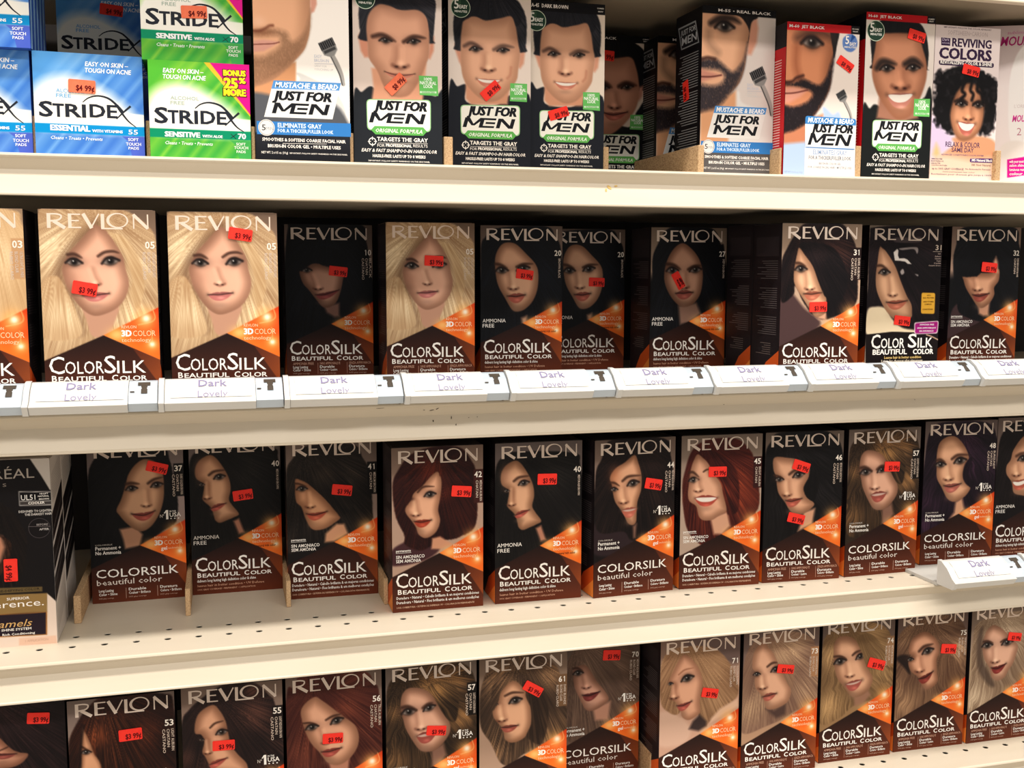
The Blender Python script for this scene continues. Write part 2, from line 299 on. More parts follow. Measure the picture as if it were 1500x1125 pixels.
class Lettering:
    def __init__(s, W): s.V = []; s.F = []; s.C = []; s.W = W; s.n = 0; s.k = 0
    def tri(s, V, T, col):
        s.k += 1; z = .00012+.0000015*s.k
        V = np.asarray(V, float); P = np.column_stack([V[:, 0]*s.W/1000, np.full(len(V), -z), V[:, 1]*s.W/1000]); s.V.append(P); s.F.append(np.asarray(T)+s.n); s.C.append(np.tile(lin(col), (len(V), 1))); s.n += len(V)
    def poly(s, p, col):
        p = np.asarray(p, float); n = len(p); c = p.mean(0); V = np.vstack([p, c]); s.tri(V, [(i, (i+1) % n, n) for i in range(n)], col)
    def text(s, tx, x0, x1, y, cap, col, bold=0, shear=0):
        global CAPH
        if CAPH is None: CAPH = glyph('H', 0, 0)[0][:, 1].max()
        V, T = glyph(tx, min(bold, .012), shear); a, b = V[:, 0].min(), V[:, 0].max()
        if b-a < 1e-6: return
        k = max(0, bold-.012)*cap*1.5   # heavier weights: the outline printed again a little to either side
        for dx, dy in (((0, 0),) if k <= 0 else ((-k, -k*.35), (k, -k*.35), (-k, k*.35), (k, k*.35), (0, 0))):
            s.tri(np.column_stack([x0+k+dx+(V[:, 0]-a)/(b-a)*(x1-x0-2*k), y+dy-V[:, 1]/CAPH*cap]), T, col)
    def vert(s, tx, x, y0, y1, cap, col):
        global CAPH
        if CAPH is None: CAPH = glyph('H', 0, 0)[0][:, 1].max()
        V, T = glyph(tx, .01, 0); a, b = V[:, 0].min(), V[:, 0].max()
        s.tri(np.column_stack([x+V[:, 1]/CAPH*cap-cap/2, y0+(V[:, 0]-a)/(b-a)*(y1-y0)]), T, col)
    def stroke(s, p, w0, w1, col):
        p = smooth_open(p, 5); d = np.gradient(p, axis=0); d /= np.hypot(d[:, 0], d[:, 1])[:, None]+1e-9; nr = np.column_stack([-d[:, 1], d[:, 0]]); t = np.linspace(0, 1, len(p))[:, None]; w = (w0*(1-t)+w1*t)/2
        V = np.vstack([p+nr*w, p-nr*w]); n = len(p); s.tri(V, [f for i in range(n-1) for f in ((i, i+1, n+i), (i+1, n+i+1, n+i))], col)
    def ring(s, x, y, r0, r1, col):
        a = np.linspace(0, 2*np.pi, 33)[:-1]; c = np.column_stack([np.cos(a), np.sin(a)])
        if r0 <= 0: return s.poly(c*r1+(x, y), col)
        V = np.vstack([c*r0, c*r1])+(x, y); s.tri(V, [f for i in range(32) for f in ((i, (i+1) % 32, 32+i), ((i+1) % 32, 32+(i+1) % 32, 32+i))], col)
    def rrect(s, p, r, col):
        p = np.asarray(p, float); out = []
        for i in range(len(p)):
            a, b, c = p[i-1], p[i], p[(i+1) % len(p)]; u = (a-b)/np.hypot(*(a-b)); v = (c-b)/np.hypot(*(c-b))
            for t in np.linspace(0, 1, 5): out.append((1-t)**2*(b+u*r)+2*t*(1-t)*b+t*t*(b+v*r))
        s.poly(out, col)
    def wordmark(s, x0, y0, x1, y1, col):
        # six drawn capitals with thick and thin strokes, the L running on beneath the O
        w = x1-x0; h = y1-y0; P = lambda u, v: (x0+u*w, y0+v*h); tk = .036*w; th = .014*w
        def bar(a, b, t0, t1=None): s.stroke([P(*a), P(*b)], t0, t0 if t1 is None else t1, col)
        bar((.02, 0), (.02, 1), tk); s.stroke([P(.02, .05), P(.09, .045), P(.135, .12), P(.14, .27), P(.12, .42), P(.08, .5), P(.02, .52)], th*1.1, th*1.3, col); bar((.065, .52), (.175, 1), tk)
        bar((.222, 0), (.222, 1), tk*.95); bar((.21, .05), (.325, .05), th); bar((.21, .48), (.31, .48), th); bar((.21, .95), (.33, .95), th)
        bar((.352, 0), (.432, .985), tk); bar((.425, .985), (.505, 0), th)
        bar((.54, 0), (.54, 1), tk*.95); bar((.525, 1.0), (.735, 1.0), th*1.1)
        a = np.linspace(0, 2*np.pi, 41); cx, cy = P(.685, .44)
        ro = np.column_stack([np.cos(a)*.108*w, np.sin(a)*.52*h]); ri = np.column_stack([np.cos(a)*.085*w+.006*w, np.sin(a)*.44*h])
        V = np.vstack([ro, ri])+(cx, cy); n = 41; s.tri(V, [f for i in range(n-1) for f in ((i, i+1, n+i), (i+1, n+i+1, n+i))], col)
        bar((.845, 1.0), (.845, .0), th); bar((.842, .02), (.985, .98), tk*.9); bar((.985, 1.0), (.985, 0), th)
    def men(s, x0, x1, y, cap, col):
        # slanted heavy capitals: M with a deep notch, three open bars, N
        w = x1-x0; sl = .30*cap; P = lambda u, v: (x0+u*(w-sl)+sl*(1-v), y-cap*(1-v)); t = .075
        def q(*p): s.poly([P(*a) for a in p], col)
        q((0, 1), (t, 1), (t, 0), (0, 0)); q((0, 0), (t*1.25, 0), (.225, .8), (.165, .8)); q((.165, .8), (.225, .8), (.39, 0), (.30, 0)); q((.315, 1), (.39, 1), (.39, 0), (.315, 0))
        q((.39, 1), (.62, 1), (.62, .8), (.39, .8)); q((.43, .6), (.62, .6), (.62, .4), (.43, .4)); q((.39, .2), (.62, .2), (.62, 0), (.39, 0))
        q((.66, 1), (.735, 1), (.735, 0), (.66, 0)); q((.66, 0), (.75, 0), (1, 1), (.91, 1)); q((.925, 1), (1, 1), (1, 0), (.925, 0))
    def build(s, name):
        if not s.V: return None
        return np_mesh(name, np.vstack(s.V), np.vstack([np.asarray(f).reshape(-1, 3) for f in s.F]).astype(np.int32), np.vstack(s.C))
DESIGNS = {
 '03': dict(hv=1798,bg=(205,172,140),base=None,rev=('03','A',3,0.975,(228,206,188)),ops=[['grad',[(-10,-10),(1010,-10),(1010,1808),(-10,1808)],(147,123,100),(229,192,156),[(500,0),(500,620)]],['f',[(-80,640),(620,700),(700,1500),(-80,1500)],(214,184,146),60],['h',[[263,63],[898,10],[987,124],[1033,298],[1063,547],[1082,900],[909,973],[209,1125]],(196,160,118),(246,222,184),[693,-172],50,[[851,445,196.5,0.4]],0.0],['q',[(893,261),(1004,261),(1004,624),(897,624)],(196,156,116)]],
  let=[]),
 '05': dict(hv=1798,bg=(160,132,112),base=None,rev=('05','A',3,0.975,(228,206,188)),ops=[['grad',[(-10,-10),(1010,-10),(1010,1808),(-10,1808)],(115,95,80),(179,147,125),[(500,0),(500,620)]],['f',[(-80,640),(620,700),(700,1500),(-80,1500)],(196,160,122),60],['h',[[-13,97],[163,2],[485,-19],[712,-7],[897,105],[1002,293],[1023,900],[989,1329],[-55,1310]],(166,132,98),(246,224,186),[491,79],46,[[128,394,186.4,0.55],[863,537,166.8,0.5],[154,945,225.7,0.6],[716,1004,196.3,0.55]],0.0],['s_',[[495,121],[327,278],[214,414],[154,591],[221,747],[292,926],[314,1105]],68.7,(108,78,58),0.55],['f',[[348,873],[372,1000],[421,1149],[551,1140],[615,1013],[655,876],[519,927]],(196,152,128),9.8],['face',[[484,136],[585,203],[646,307],[702,411],[727,537],[750,664],[718,791],[645,886],[538,944],[438,961],[351,910],[276,815],[222,705],[190,591],[186,518],[250,383],[352,268],[429,179]],(232,184,158),0.5,0.3],['g',265,622,68.7,88.3,(190,140,118),0.5],['e',285,476,122.7,8],['e',597,466,132.5,-4],['b',[[234,405],[283,401],[317,413],[355,436]],25.5],['b',[[493,418],[549,383],[619,374],[673,388]],23.6],['n',[425,538],[459,674],103.0,1],['l',[347,774],[455,771],[577,757],21.6,60.8,(196,122,116)],['h',[[585,203],[661,296],[727,411],[779,622],[754,791],[820,898],[888,686],[837,421],[723,243]],(190,156,116),(248,228,192),[549,110],30,[],0.0],['h',[[0,684],[139,601],[221,747],[292,926],[313,1147],[-19,1142]],(186,150,112),(250,232,196),[144,476],26,[[125,945,147.2,0.4]],0.0]],
  let=[]),
 '10': dict(hv=1798,bg=(146,124,112),base=None,rev=('10','A',3,0.975,(214,196,182)),ops=[['grad',[(-10,-10),(1010,-10),(1010,1808),(-10,1808)],(105,89,80),(163,138,125),[(500,0),(500,620)]],['f',[(-80,640),(620,700),(700,1500),(-80,1500)],(12,12,16),60],['h',[[44,36],[100,-14],[846,-11],[919,151],[956,315],[1003,644],[1057,1465],[-77,1444],[-7,469]],(9,9,13),(30,36,50),[480,130],60,[[737,568,199.0,0.3],[489,355,149.3,0.3]],0.0],['f',[[429,933],[466,1010],[553,1061],[609,1055],[612,897]],(150,112,98),19.9,1,False],['face',[[170,506],[326,443],[499,468],[669,468],[654,644],[613,808],[568,897],[492,947],[417,940],[355,870],[270,756],[192,656]],(214,166,142),0.5,0.4],['e',244,521,99.5,4],['n',[311,568],[370,732],118.2,-1],['l',[338,801],[444,797],[614,745],19.9,57.2,(150,76,74)],['h',[[151,531],[313,437],[339,393],[437,468],[675,480],[689,354],[441,243],[191,357]],(8,8,12),(30,34,46),[481,68],50,[],0.0]],
  let=[]),
 '20': dict(hv=1798,bg=(146,124,112),base=None,rev=('20','B',1,0.975,(214,196,182)),ops=[['grad',[(-10,-10),(1010,-10),(1010,1808),(-10,1808)],(105,89,80),(163,138,125),[(500,0),(500,620)]],['f',[(-80,640),(620,700),(700,1500),(-80,1500)],(16,18,24),60],['h',[[7,249],[59,135],[190,33],[776,0],[912,127],[995,371],[1046,1505],[5,1486],[45,922],[6,667]],(10,11,16),(34,42,56),[362,107],60,[[779,591,199.8,0.35]],0.0],['f',[[498,1080],[512,1184],[566,1197],[565,1055]],(190,148,124),21.3,1,False],['face',[[309,196],[429,214],[563,334],[671,449],[705,565],[692,745],[632,887],[538,977],[444,1004],[377,976],[297,847],[217,706],[184,565],[177,375],[230,248]],(230,182,150),0.25,0.34],['e',257,521,133.2,4],['e',516,501,139.9,-6],['b',[[177,445],[243,457],[323,495]],29.3],['b',[[436,478],[523,447],[637,443]],26.6],['n',[370,552],[397,732],133.2,-1],['l',[324,821],[437,822],[544,807],32.0,82.6,(186,104,88)]],
  let=[]),
 '27': dict(hv=1798,bg=(164,142,124),base=None,rev=('27','B',1,0.975,(214,196,182)),ops=[['grad',[(-10,-10),(1010,-10),(1010,1808),(-10,1808)],(118,102,89),(183,159,138),[(500,0),(500,620)]],['f',[(-80,640),(620,700),(700,1500),(-80,1500)],(18,18,22),60],['h',[[21,368],[89,196],[186,38],[343,-10],[793,4],[915,189],[978,323],[1055,1542],[-1,1522],[17,962],[24,671]],(13,13,17),(40,44,52),[403,128],70,[[810,672,231.6,0.3],[173,857,173.7,0.25]],0.0],['f',[[370,951],[397,1179],[513,1154],[672,1047],[610,913]],(150,116,100),23.2,1,False],['face',[[405,187],[522,246],[626,365],[681,511],[685,671],[652,819],[566,926],[465,963],[377,945],[274,844],[199,711],[175,578],[208,406],[291,261]],(206,160,134),0.35,0.36],['e',282,518,137.5,4],['e',586,511,137.5,-4],['b',[[201,439],[295,452],[390,505]],34.7],['b',[[491,505],[570,469],[658,458]],31.8],['n',[434,565],[438,724],144.7,1],['l',[331,797],[439,791],[563,785],31.8,81.1,(164,92,80)]],
  let=[]),
 '31': dict(hv=1798,bg=(176,150,130),base=None,rev=('31','A',3,0.975,(214,196,182)),ops=[['grad',[(-10,-10),(1010,-10),(1010,1808),(-10,1808)],(126,108,93),(197,168,145),[(500,0),(500,620)]],['f',[[-32,814],[101,742],[299,937],[512,1111],[310,1256],[-13,1398]],(84,62,62),19.2],['h',[[-4,452],[71,259],[173,102],[305,-7],[704,-13],[863,131],[940,301],[968,621],[938,917],[607,1063],[440,1037],[297,889],[180,693],[157,790],[10,862]],(16,12,16),(84,54,48),[230,162],64,[[717,327,206.0,0.45],[456,353,123.6,0.45]],0.0],['f',[[425,1012],[482,1062],[580,1081],[590,976],[463,914]],(216,168,140),22.0,1,False],['face',[[213,270],[291,354],[391,475],[467,645],[541,792],[585,841],[583,976],[495,1037],[426,1024],[339,913],[238,779],[169,669],[156,572],[166,463],[189,343]],(236,190,156),-0.3,0.28],['e',242,505,130.5,4],['b',[[172,437],[233,441],[302,475]],24.7],['n',[326,548],[359,724],130.5,-1],['l',[286,779],[389,779],[513,767],27.5,76.9,(190,116,92)],['h',[[226,234],[304,342],[406,487],[481,657],[570,817],[584,1001],[634,1038],[843,670],[689,303],[409,208]],(14,12,16),(60,44,44),[230,162],50,[[456,353,123.6,0.5]],0.0],['q',[(893,261),(1004,261),(1004,624),(897,624)],(44,28,28)]],
  let=[]),
 '31b': dict(hv=1798,bg=(190,170,150),base=None,rev=None,ops=[['grad',[(-10,-10),(1010,-10),(1010,1808),(-10,1808)],(136,122,108),(212,190,168),[(500,0),(500,620)]],['h',[[5,137],[110,17],[983,6],[1031,248],[1071,1321],[13,1305],[4,703]],(22,15,20),(64,44,48),[202,150],60,[[616,432,191.6,0.2]],0.0],['f',[[9,1003],[118,952],[258,975],[351,1097],[496,1205],[674,1238],[676,1269],[359,1265],[21,1290]],(240,222,190),13.9],['face',[[155,240],[254,329],[365,478],[452,659],[539,825],[615,948],[613,1085],[440,1129],[296,1036],[203,914],[127,764],[106,613],[121,434]],(226,180,146),-0.3,0.25],['e',221,549,130.6,4],['b',[[114,471],[183,471],[263,516]],27.9],['n',[310,613],[346,817],130.6,-1],['l',[263,900],[394,908],[551,883],27.9,83.6,(184,110,88)],['h',[[163,225],[280,329],[390,463],[488,689],[604,887],[670,1162],[978,1258],[1012,552],[570,207]],(16,12,16),(56,40,44),[202,150],44,[[641,932,156.8,0.3]],0.0],['f',[[334,313],[381,271],[399,290],[395,346],[414,385],[482,381],[527,396],[585,450],[533,447],[496,421],[423,412],[356,409]],(214,206,198),5.2,1,False],['f',[[416,265],[624,248],[670,273],[655,326],[608,274],[451,285]],(150,140,138),7.0],['f',[[349,141],[566,139],[697,127],[700,183],[569,199],[351,193]],(96,84,84),8.7,0.7],['f',[[437,538],[471,508],[491,553],[457,576]],(170,160,156),7.0],['f',[[640,568],[685,576],[677,595]],(150,142,140),7.0],['q',[[-5,1282],[358,1252],[675,1266],[837,1294],[1005,1358],[1028,1785],[16,1761]],(26,17,18)],['s_',[[837,1296],[910,1318],[1005,1360]],12.2,(226,190,160),1],['qr',[[743,790],[932,794],[935,1045],[746,1040]],24.4,(232,180,66)],['qr',[[659,1146],[1000,1128],[990,1282],[666,1287]],27.9,(240,222,226)],['qr',[[670,1156],[990,1138],[979,1273],[676,1278]],24.4,(170,26,130)]],
  let=[('brand_lettering',[('R',70,36.07,945,167.7,(212,194,180))]),('lettering',[('t','31',908.5,990.29,282.09,59.22,(224,206,190),0.01,0,0),('p',[(874,298),(998,300),(999,303),(874,301)],(210,190,176)),('t','Dark',946.78,985.94,333.55,15.68,(190,170,160),0,0,0),('t','Auburn',903.95,987.57,364.02,15.68,(190,170,160),0,0,0),('t','Castaño',905.4,989.04,391.34,15.68,(190,170,160),0,0,0),('t','Rojizo',933.51,990.5,418.63,15.68,(190,170,160),0,0,0),('t','Caoba',895.85,991.97,446.05,15.68,(190,170,160),0,0,0),('t','Castanho Escuro',820.99,993.44,473.52,15.68,(190,170,160),0,0,0),('t','C',78.2,201.49,1448.41,160.23,(246,240,232),0.012,0,0),('t','OLOR',209.99,534.35,1447.89,114.95,(246,240,232),0.012,0,0),('t','S',581.68,702.25,1444.91,160.23,(246,240,232),0.012,0,0),('t','ILK',716.47,925.46,1447.99,114.95,(246,240,232),0.012,0,0),('t','BEAUTIFUL',102.19,573.46,1523.69,59.22,(246,240,232),0.035,0,0),('t','COLOR',656.45,942.18,1526.28,59.22,(246,240,232),0.035,0,0),('t','Leaves hair in better condition',264.58,773.18,1576.26,31.35,(222,190,120),0.02,0,0),('t','Laisse les cheveux plus vigoureux',226.39,796.82,1619.13,31.35,(222,210,190),0.02,0,0),('t','AMMONIA FREE',733.21,934.71,1181.97,17.42,(250,230,244),0.03,0,0),('t','SANS AMMONIAQUE',701.51,961.92,1221.88,17.42,(250,230,244),0.03,0,0),('t','SIN AMONIACO',731.78,931.61,1258.76,17.42,(250,230,244),0.03,0,0),('t','WITH',816.4,869.76,829.88,15.68,(120,84,20),0.02,0,0),('t','SILK PROTEIN',764.73,917.71,860.41,15.68,(120,84,20),0.02,0,0),('t','AND VITAMIN',770.63,912.99,906.26,15.68,(120,84,20),0.02,0,0),('t','COMPLEX',789.95,889.62,936.82,15.68,(120,84,20),0.02,0,0),('t','CONDITIONER',764.68,910.69,998.01,15.68,(120,84,20),0.02,0,0)])]),
 '32': dict(hv=1798,bg=(170,142,126),base=None,rev=('32','C',2,0.975,(214,196,182)),ops=[['grad',[(-10,-10),(1010,-10),(1010,1808),(-10,1808)],(122,102,90),(190,159,141),[(500,0),(500,620)]],['f',[(-80,640),(620,700),(700,1500),(-80,1500)],(14,14,18),60],['f',[[10,1161],[78,972],[245,917],[600,1077],[612,1281],[22,1385]],(72,52,54),13.2],['h',[[33,405],[63,240],[167,7],[881,-2],[975,199],[1014,378],[1023,944],[604,1145],[431,1154],[161,1051],[112,883],[60,660]],(8,8,12),(30,32,42),[396,104],60,[[501,325,198.3,0.3]],0.0],['f',[[426,963],[439,1064],[507,1093],[580,1088],[590,919]],(206,156,128),21.1,1,False],['face',[[187,593],[357,560],[569,559],[699,514],[708,649],[646,739],[652,829],[591,930],[488,992],[407,963],[321,861],[236,749],[198,660]],(224,172,140),0.35,0.36],['n',[368,649],[402,767],145.4,-1],['l',[333,828],[439,842],[577,812],26.4,76.7,(150,78,66)],['h',[[161,593],[359,604],[386,604],[461,543],[614,425],[659,302],[666,403],[684,268],[335,182],[123,383]],(8,8,12),(28,30,42),[460,70],44,[],0.0],['f',[[614,425],[650,358],[680,425],[695,559],[622,559]],(214,164,136),21.1,1,False]],
  let=[]),
 '37': dict(hv=1798,bg=(150,134,130),base=None,rev=('37','G',3,1.0,(214,196,182)),ops=[['grad',[(-10,-10),(1010,-10),(1010,1808),(-10,1808)],(108,96,93),(168,150,145),[(500,0),(500,620)]],['f',[(-80,640),(620,700),(700,1500),(-80,1500)],(14,13,16),60],['h',[[8,346],[77,178],[209,36],[764,73],[857,229],[894,429],[930,700],[914,864],[867,966],[512,1141],[119,1333],[-51,1320],[-16,688]],(10,9,12),(36,34,38),[547,98],60,[[199,586,160.4,0.2]],0.0],['f',[[308,975],[341,1094],[359,1200],[511,1176],[548,1050],[475,951]],(196,150,122),17.1,1,False],['face',[[597,204],[715,245],[776,364],[788,504],[778,667],[729,828],[649,951],[560,1010],[474,992],[380,910],[308,812],[284,753],[336,640],[384,493],[420,368],[499,257]],(222,176,142),0.2,0.32],['e',447,528,106.9,0],['e',712,502,112.2,-6],['b',[[390,472],[449,464],[529,478]],27.8],['b',[[621,477],[687,435],[775,416]],25.7],['n',[596,563],[596,726],112.2,1],['l',[437,809],[566,829],[686,788],25.7,66.3,(168,86,76)],['q',[(893,268),(1004,268),(1004,640),(897,640)],(20,16,18)]],
  let=[]),
 '40': dict(hv=1798,bg=(140,124,120),base=None,rev=('40','B',1,1.0,(214,196,182)),ops=[['grad',[(-10,-10),(1010,-10),(1010,1808),(-10,1808)],(100,89,86),(156,138,134),[(500,0),(500,620)]],['f',[(-80,640),(620,700),(700,1500),(-80,1500)],(22,20,21),60],['h',[[10,264],[82,153],[211,97],[899,137],[977,277],[1031,629],[1022,1056],[561,1175],[-30,1304],[-18,573]],(16,14,15),(52,48,44),[190,158],64,[[640,429,169.0,0.35]],0.0],['f',[[466,968],[522,1120],[583,1102],[527,940]],(186,132,108),15.9,1,False],['face',[[218,196],[286,225],[363,332],[429,471],[445,598],[423,712],[461,788],[528,887],[467,926],[396,953],[316,978],[267,945],[249,870],[221,795],[140,707],[142,644],[155,530],[73,453],[67,339],[119,248]],(224,176,142),0.2,0.34],['g',116,352,59.6,109.3,(170,124,100),0.6],['e',325,453,109.3,-6],['e',130,529,59.6,6],['b',[[212,424],[272,385],[386,373]],25.8],['n',[190,511],[185,688],99.4,1],['l',[221,811],[281,788],[391,755],23.9,49.7,(170,88,76)]],
  let=[]),
 '41': dict(hv=1798,bg=(150,130,120),base=None,rev=('41','C',2,1.0,(214,196,182)),ops=[['grad',[(-10,-10),(1010,-10),(1010,1808),(-10,1808)],(108,93,86),(168,145,134),[(500,0),(500,620)]],['f',[(-80,640),(620,700),(700,1500),(-80,1500)],(26,22,22),60],['h',[[3,350],[64,211],[225,65],[728,62],[845,222],[919,391],[947,806],[912,972],[539,1118],[258,1168],[1,1251],[0,754]],(20,16,16),(80,68,58),[224,130],64,[[401,368,171.1,0.5],[723,438,139.0,0.35]],0.0],['f',[[421,1066],[409,1166],[517,1161],[670,1081],[628,967],[542,962]],(208,156,122),17.1,1,False],['face',[[102,431],[186,446],[291,539],[407,655],[512,782],[586,886],[520,949],[422,1005],[315,1021],[251,984],[199,876],[159,752],[107,694],[93,606],[95,518]],(228,174,136),-0.15,0.32],['e',168,544,101.6,4],['b',[[95,480],[143,487],[217,518]],19.3],['n',[237,591],[255,752],112.3,-1],['l',[211,827],[307,843],[442,812],21.4,66.3,(190,96,74)],['h',[[113,398],[228,481],[343,585],[449,701],[544,828],[608,876],[763,684],[594,377],[327,277]],(20,16,16),(86,72,60),[171,128],44,[[411,401,128.3,0.5]],0.0],['q',[(893,268),(1004,268),(1004,640),(897,640)],(22,18,20)]],
  let=[]),
 '42': dict(hv=1798,bg=(166,140,124),base=None,rev=('42','C',2,1.0,(214,196,182)),ops=[['grad',[(-10,-10),(1010,-10),(1010,1808),(-10,1808)],(119,100,89),(185,156,138),[(500,0),(500,620)]],['f',[[-7,1118],[98,1040],[267,997],[522,1100],[350,1239],[-9,1277]],(76,46,50),12.7],['h',[[10,400],[74,235],[211,74],[464,1],[740,23],[868,166],[922,340],[921,867],[737,1007],[565,1038],[436,1084],[298,1128],[140,1053],[130,946],[38,728]],(34,14,16),(112,46,32),[442,126],64,[[409,262,158.5,0.7],[567,525,84.6,0.5],[738,791,158.5,0.25]],0.0],['f',[[435,1003],[522,987],[661,1082],[532,1128],[425,1120]],(206,152,122),12.7,1,False],['face',[[505,277],[541,395],[524,565],[502,692],[523,810],[490,915],[426,976],[352,994],[288,951],[257,869],[216,802],[153,714],[149,650],[207,569],[239,496],[334,417],[430,316]],(234,182,150),0.1,0.3],['e',413,522,111.0,-4],['b',[[281,488],[345,433],[461,434]],19.0],['g',207,558,31.7,21.1,(60,30,26),0.7],['n',[249,592],[258,736],111.0,1],['l',[237,804],[321,814],[427,799],23.3,63.4,(166,70,50)],['h',[[218,506],[334,417],[441,295],[505,266],[526,320],[590,186],[357,154],[147,302],[144,607],[186,589]],(40,16,16),(150,64,42),[527,130],40,[[420,252,116.3,0.5]],0.0],['q',[(893,268),(1004,268),(1004,640),(897,640)],(70,34,30)]],
  let=[]),
 '44': dict(hv=1798,bg=(152,130,118),base=None,rev=('44','G',3,1.0,(214,196,182)),ops=[['grad',[(-10,-10),(1010,-10),(1010,1808),(-10,1808)],(109,93,84),(170,145,132),[(500,0),(500,620)]],['f',[(-80,640),(620,700),(700,1500),(-80,1500)],(24,18,20),60],['f',[[4,936],[201,952],[490,1148],[330,1309],[-4,1279]],(52,38,42),14.9],['h',[[10,402],[81,214],[212,-5],[848,16],[941,217],[1014,664],[1024,1134],[503,1173],[363,1057],[30,1007]],(17,12,14),(70,48,42),[485,112],64,[[715,331,173.8,0.4],[747,703,161.4,0.25]],0.0],['f',[[481,1008],[490,1137],[509,1138],[525,977]],(150,112,96),19.9,1,False],['face',[[487,186],[538,286],[578,426],[575,587],[533,723],[523,861],[518,953],[475,990],[412,957],[348,836],[259,715],[227,610],[213,517],[187,425],[254,326],[364,265]],(230,178,144),0.15,0.32],['g',243,405,74.5,111.7,(190,120,84),0.5],['e',473,512,130.3,-6],['e',239,565,80.7,8],['b',[[342,474],[416,428],[566,423]],27.3],['b',[[188,482],[244,491],[306,529]],22.3],['n',[344,572],[358,722],124.1,1],['l',[335,812],[434,814],[528,798],29.8,81.9,(190,110,92),0.15]],
  let=[]),
 '45': dict(hv=1798,bg=(166,146,132),base=None,rev=('45','C',2,1.0,(214,196,182)),ops=[['grad',[(-10,-10),(1010,-10),(1010,1808),(-10,1808)],(119,105,95),(185,163,147),[(500,0),(500,620)]],['h',[[17,600],[45,409],[128,172],[302,59],[646,46],[830,174],[913,359],[968,888],[623,1116],[445,1229],[293,1294],[111,1137],[42,891]],(58,20,20),(152,70,46),[228,140],50,[[685,532,204.0,0.5],[783,805,178.5,0.5],[505,549,76.5,0.4]],0.0],['f',[[375,993],[418,1166],[521,1172],[622,1079],[579,905],[451,948]],(214,166,138),20.4,1,False],['face',[[204,217],[308,299],[401,448],[493,573],[522,695],[564,831],[579,893],[477,949],[388,994],[286,994],[227,943],[193,826],[109,761],[88,676],[98,556],[114,412],[149,293]],(232,182,152),-0.1,0.28],['e',154,516,108.4,0],['b',[[95,429],[146,425],[217,482]],25.5],['b',[[273,424],[310,402],[348,395]],17.9],['n',[198,512],[214,645],114.8,1],['l',[172,728],[305,734],[459,735],33.2,71.4,(182,84,70),0.6],['h',[[204,193],[334,324],[453,486],[533,623],[563,795],[593,943],[720,876],[682,435],[394,182]],(44,16,18),(146,62,42),[227,116],34,[[560,673,102.0,0.4]],0.0],['q',[(893,268),(1004,268),(1004,640),(897,640)],(62,28,26)]],
  let=[]),
 '46': dict(hv=1798,bg=(150,132,120),base=None,rev=('46','A',3,1.0,(214,196,182)),ops=[['grad',[(-10,-10),(1010,-10),(1010,1808),(-10,1808)],(108,95,86),(168,147,134),[(500,0),(500,620)]],['f',[(-80,640),(620,700),(700,1500),(-80,1500)],(20,18,20),60],['h',[[2,247],[71,100],[190,0],[787,7],[1000,294],[1016,1012],[627,1111],[369,1274],[10,1314],[1,615]],(14,12,14),(54,50,52),[196,161],44,[[371,237,161.5,0.3],[689,738,161.5,0.3]],17.4],['f',[[508,964],[476,1103],[441,1196],[627,1111],[658,924]],(214,164,134),19.9,1,False],['face',[[114,297],[274,302],[462,344],[578,453],[562,546],[510,660],[539,778],[643,865],[595,933],[497,987],[396,982],[319,920],[267,836],[183,727],[155,622],[146,529],[106,435]],(232,182,150),0.1,0.32],['e',430,517,130.4,-8],['e',184,559,99.4,6],['b',[[312,501],[379,459],[490,450]],29.8],['b',[[114,504],[170,518],[239,550]],19.9],['n',[284,592],[289,750],124.2,1],['l',[272,813],[354,822],[484,797],27.3,77.0,(176,96,80)],['h',[[577,441],[557,557],[498,671],[539,778],[616,828],[665,784],[706,528],[626,408]],(14,12,14),(50,46,48),[601,407],24,[],12.4]],
  let=[]),
 '57': dict(hv=1798,bg=(150,132,122),base=None,rev=('57','G',3,1.0,(214,196,182)),ops=[['grad',[(-10,-10),(1010,-10),(1010,1808),(-10,1808)],(108,95,87),(168,147,136),[(500,0),(500,620)]],['f',[(-80,640),(620,700),(700,1500),(-80,1500)],(54,42,32),60],['h',[[11,265],[104,105],[221,28],[803,28],[994,275],[1024,842],[827,1072],[529,1173],[371,1283],[20,1259],[8,665]],(40,30,24),(150,112,74),[240,170],44,[[528,265,175.6,0.8],[813,231,148.6,0.6],[821,674,121.6,0.7],[82,515,94.6,0.5],[118,1063,162.1,0.5]],21.6],['f',[[494,991],[502,1171],[557,1175],[661,1061],[627,927]],(140,104,88),21.6,1,False],['face',[[251,259],[380,276],[491,347],[565,481],[639,604],[699,703],[697,811],[627,915],[534,987],[440,997],[356,958],[269,822],[210,700],[177,556],[158,437],[180,320]],(228,180,154),-0.05,0.36],['e',249,524,141.9,0],['e',471,506,121.6,-14],['b',[[173,467],[240,464],[336,511]],32.4],['b',[[403,496],[456,463],[509,452]],29.7],['n',[351,541],[380,727],135.1,-1],['l',[329,807],[431,801],[553,790],32.4,89.2,(160,84,74),0.2],['h',[[460,262],[533,372],[610,555],[698,679],[779,659],[791,349],[621,222]],(40,30,24),(168,126,80),[320,150],30,[[571,315,121.6,0.6]],10.8],['q',[(893,268),(1004,268),(1004,640),(897,640)],(28,22,20)]],
  let=[]),
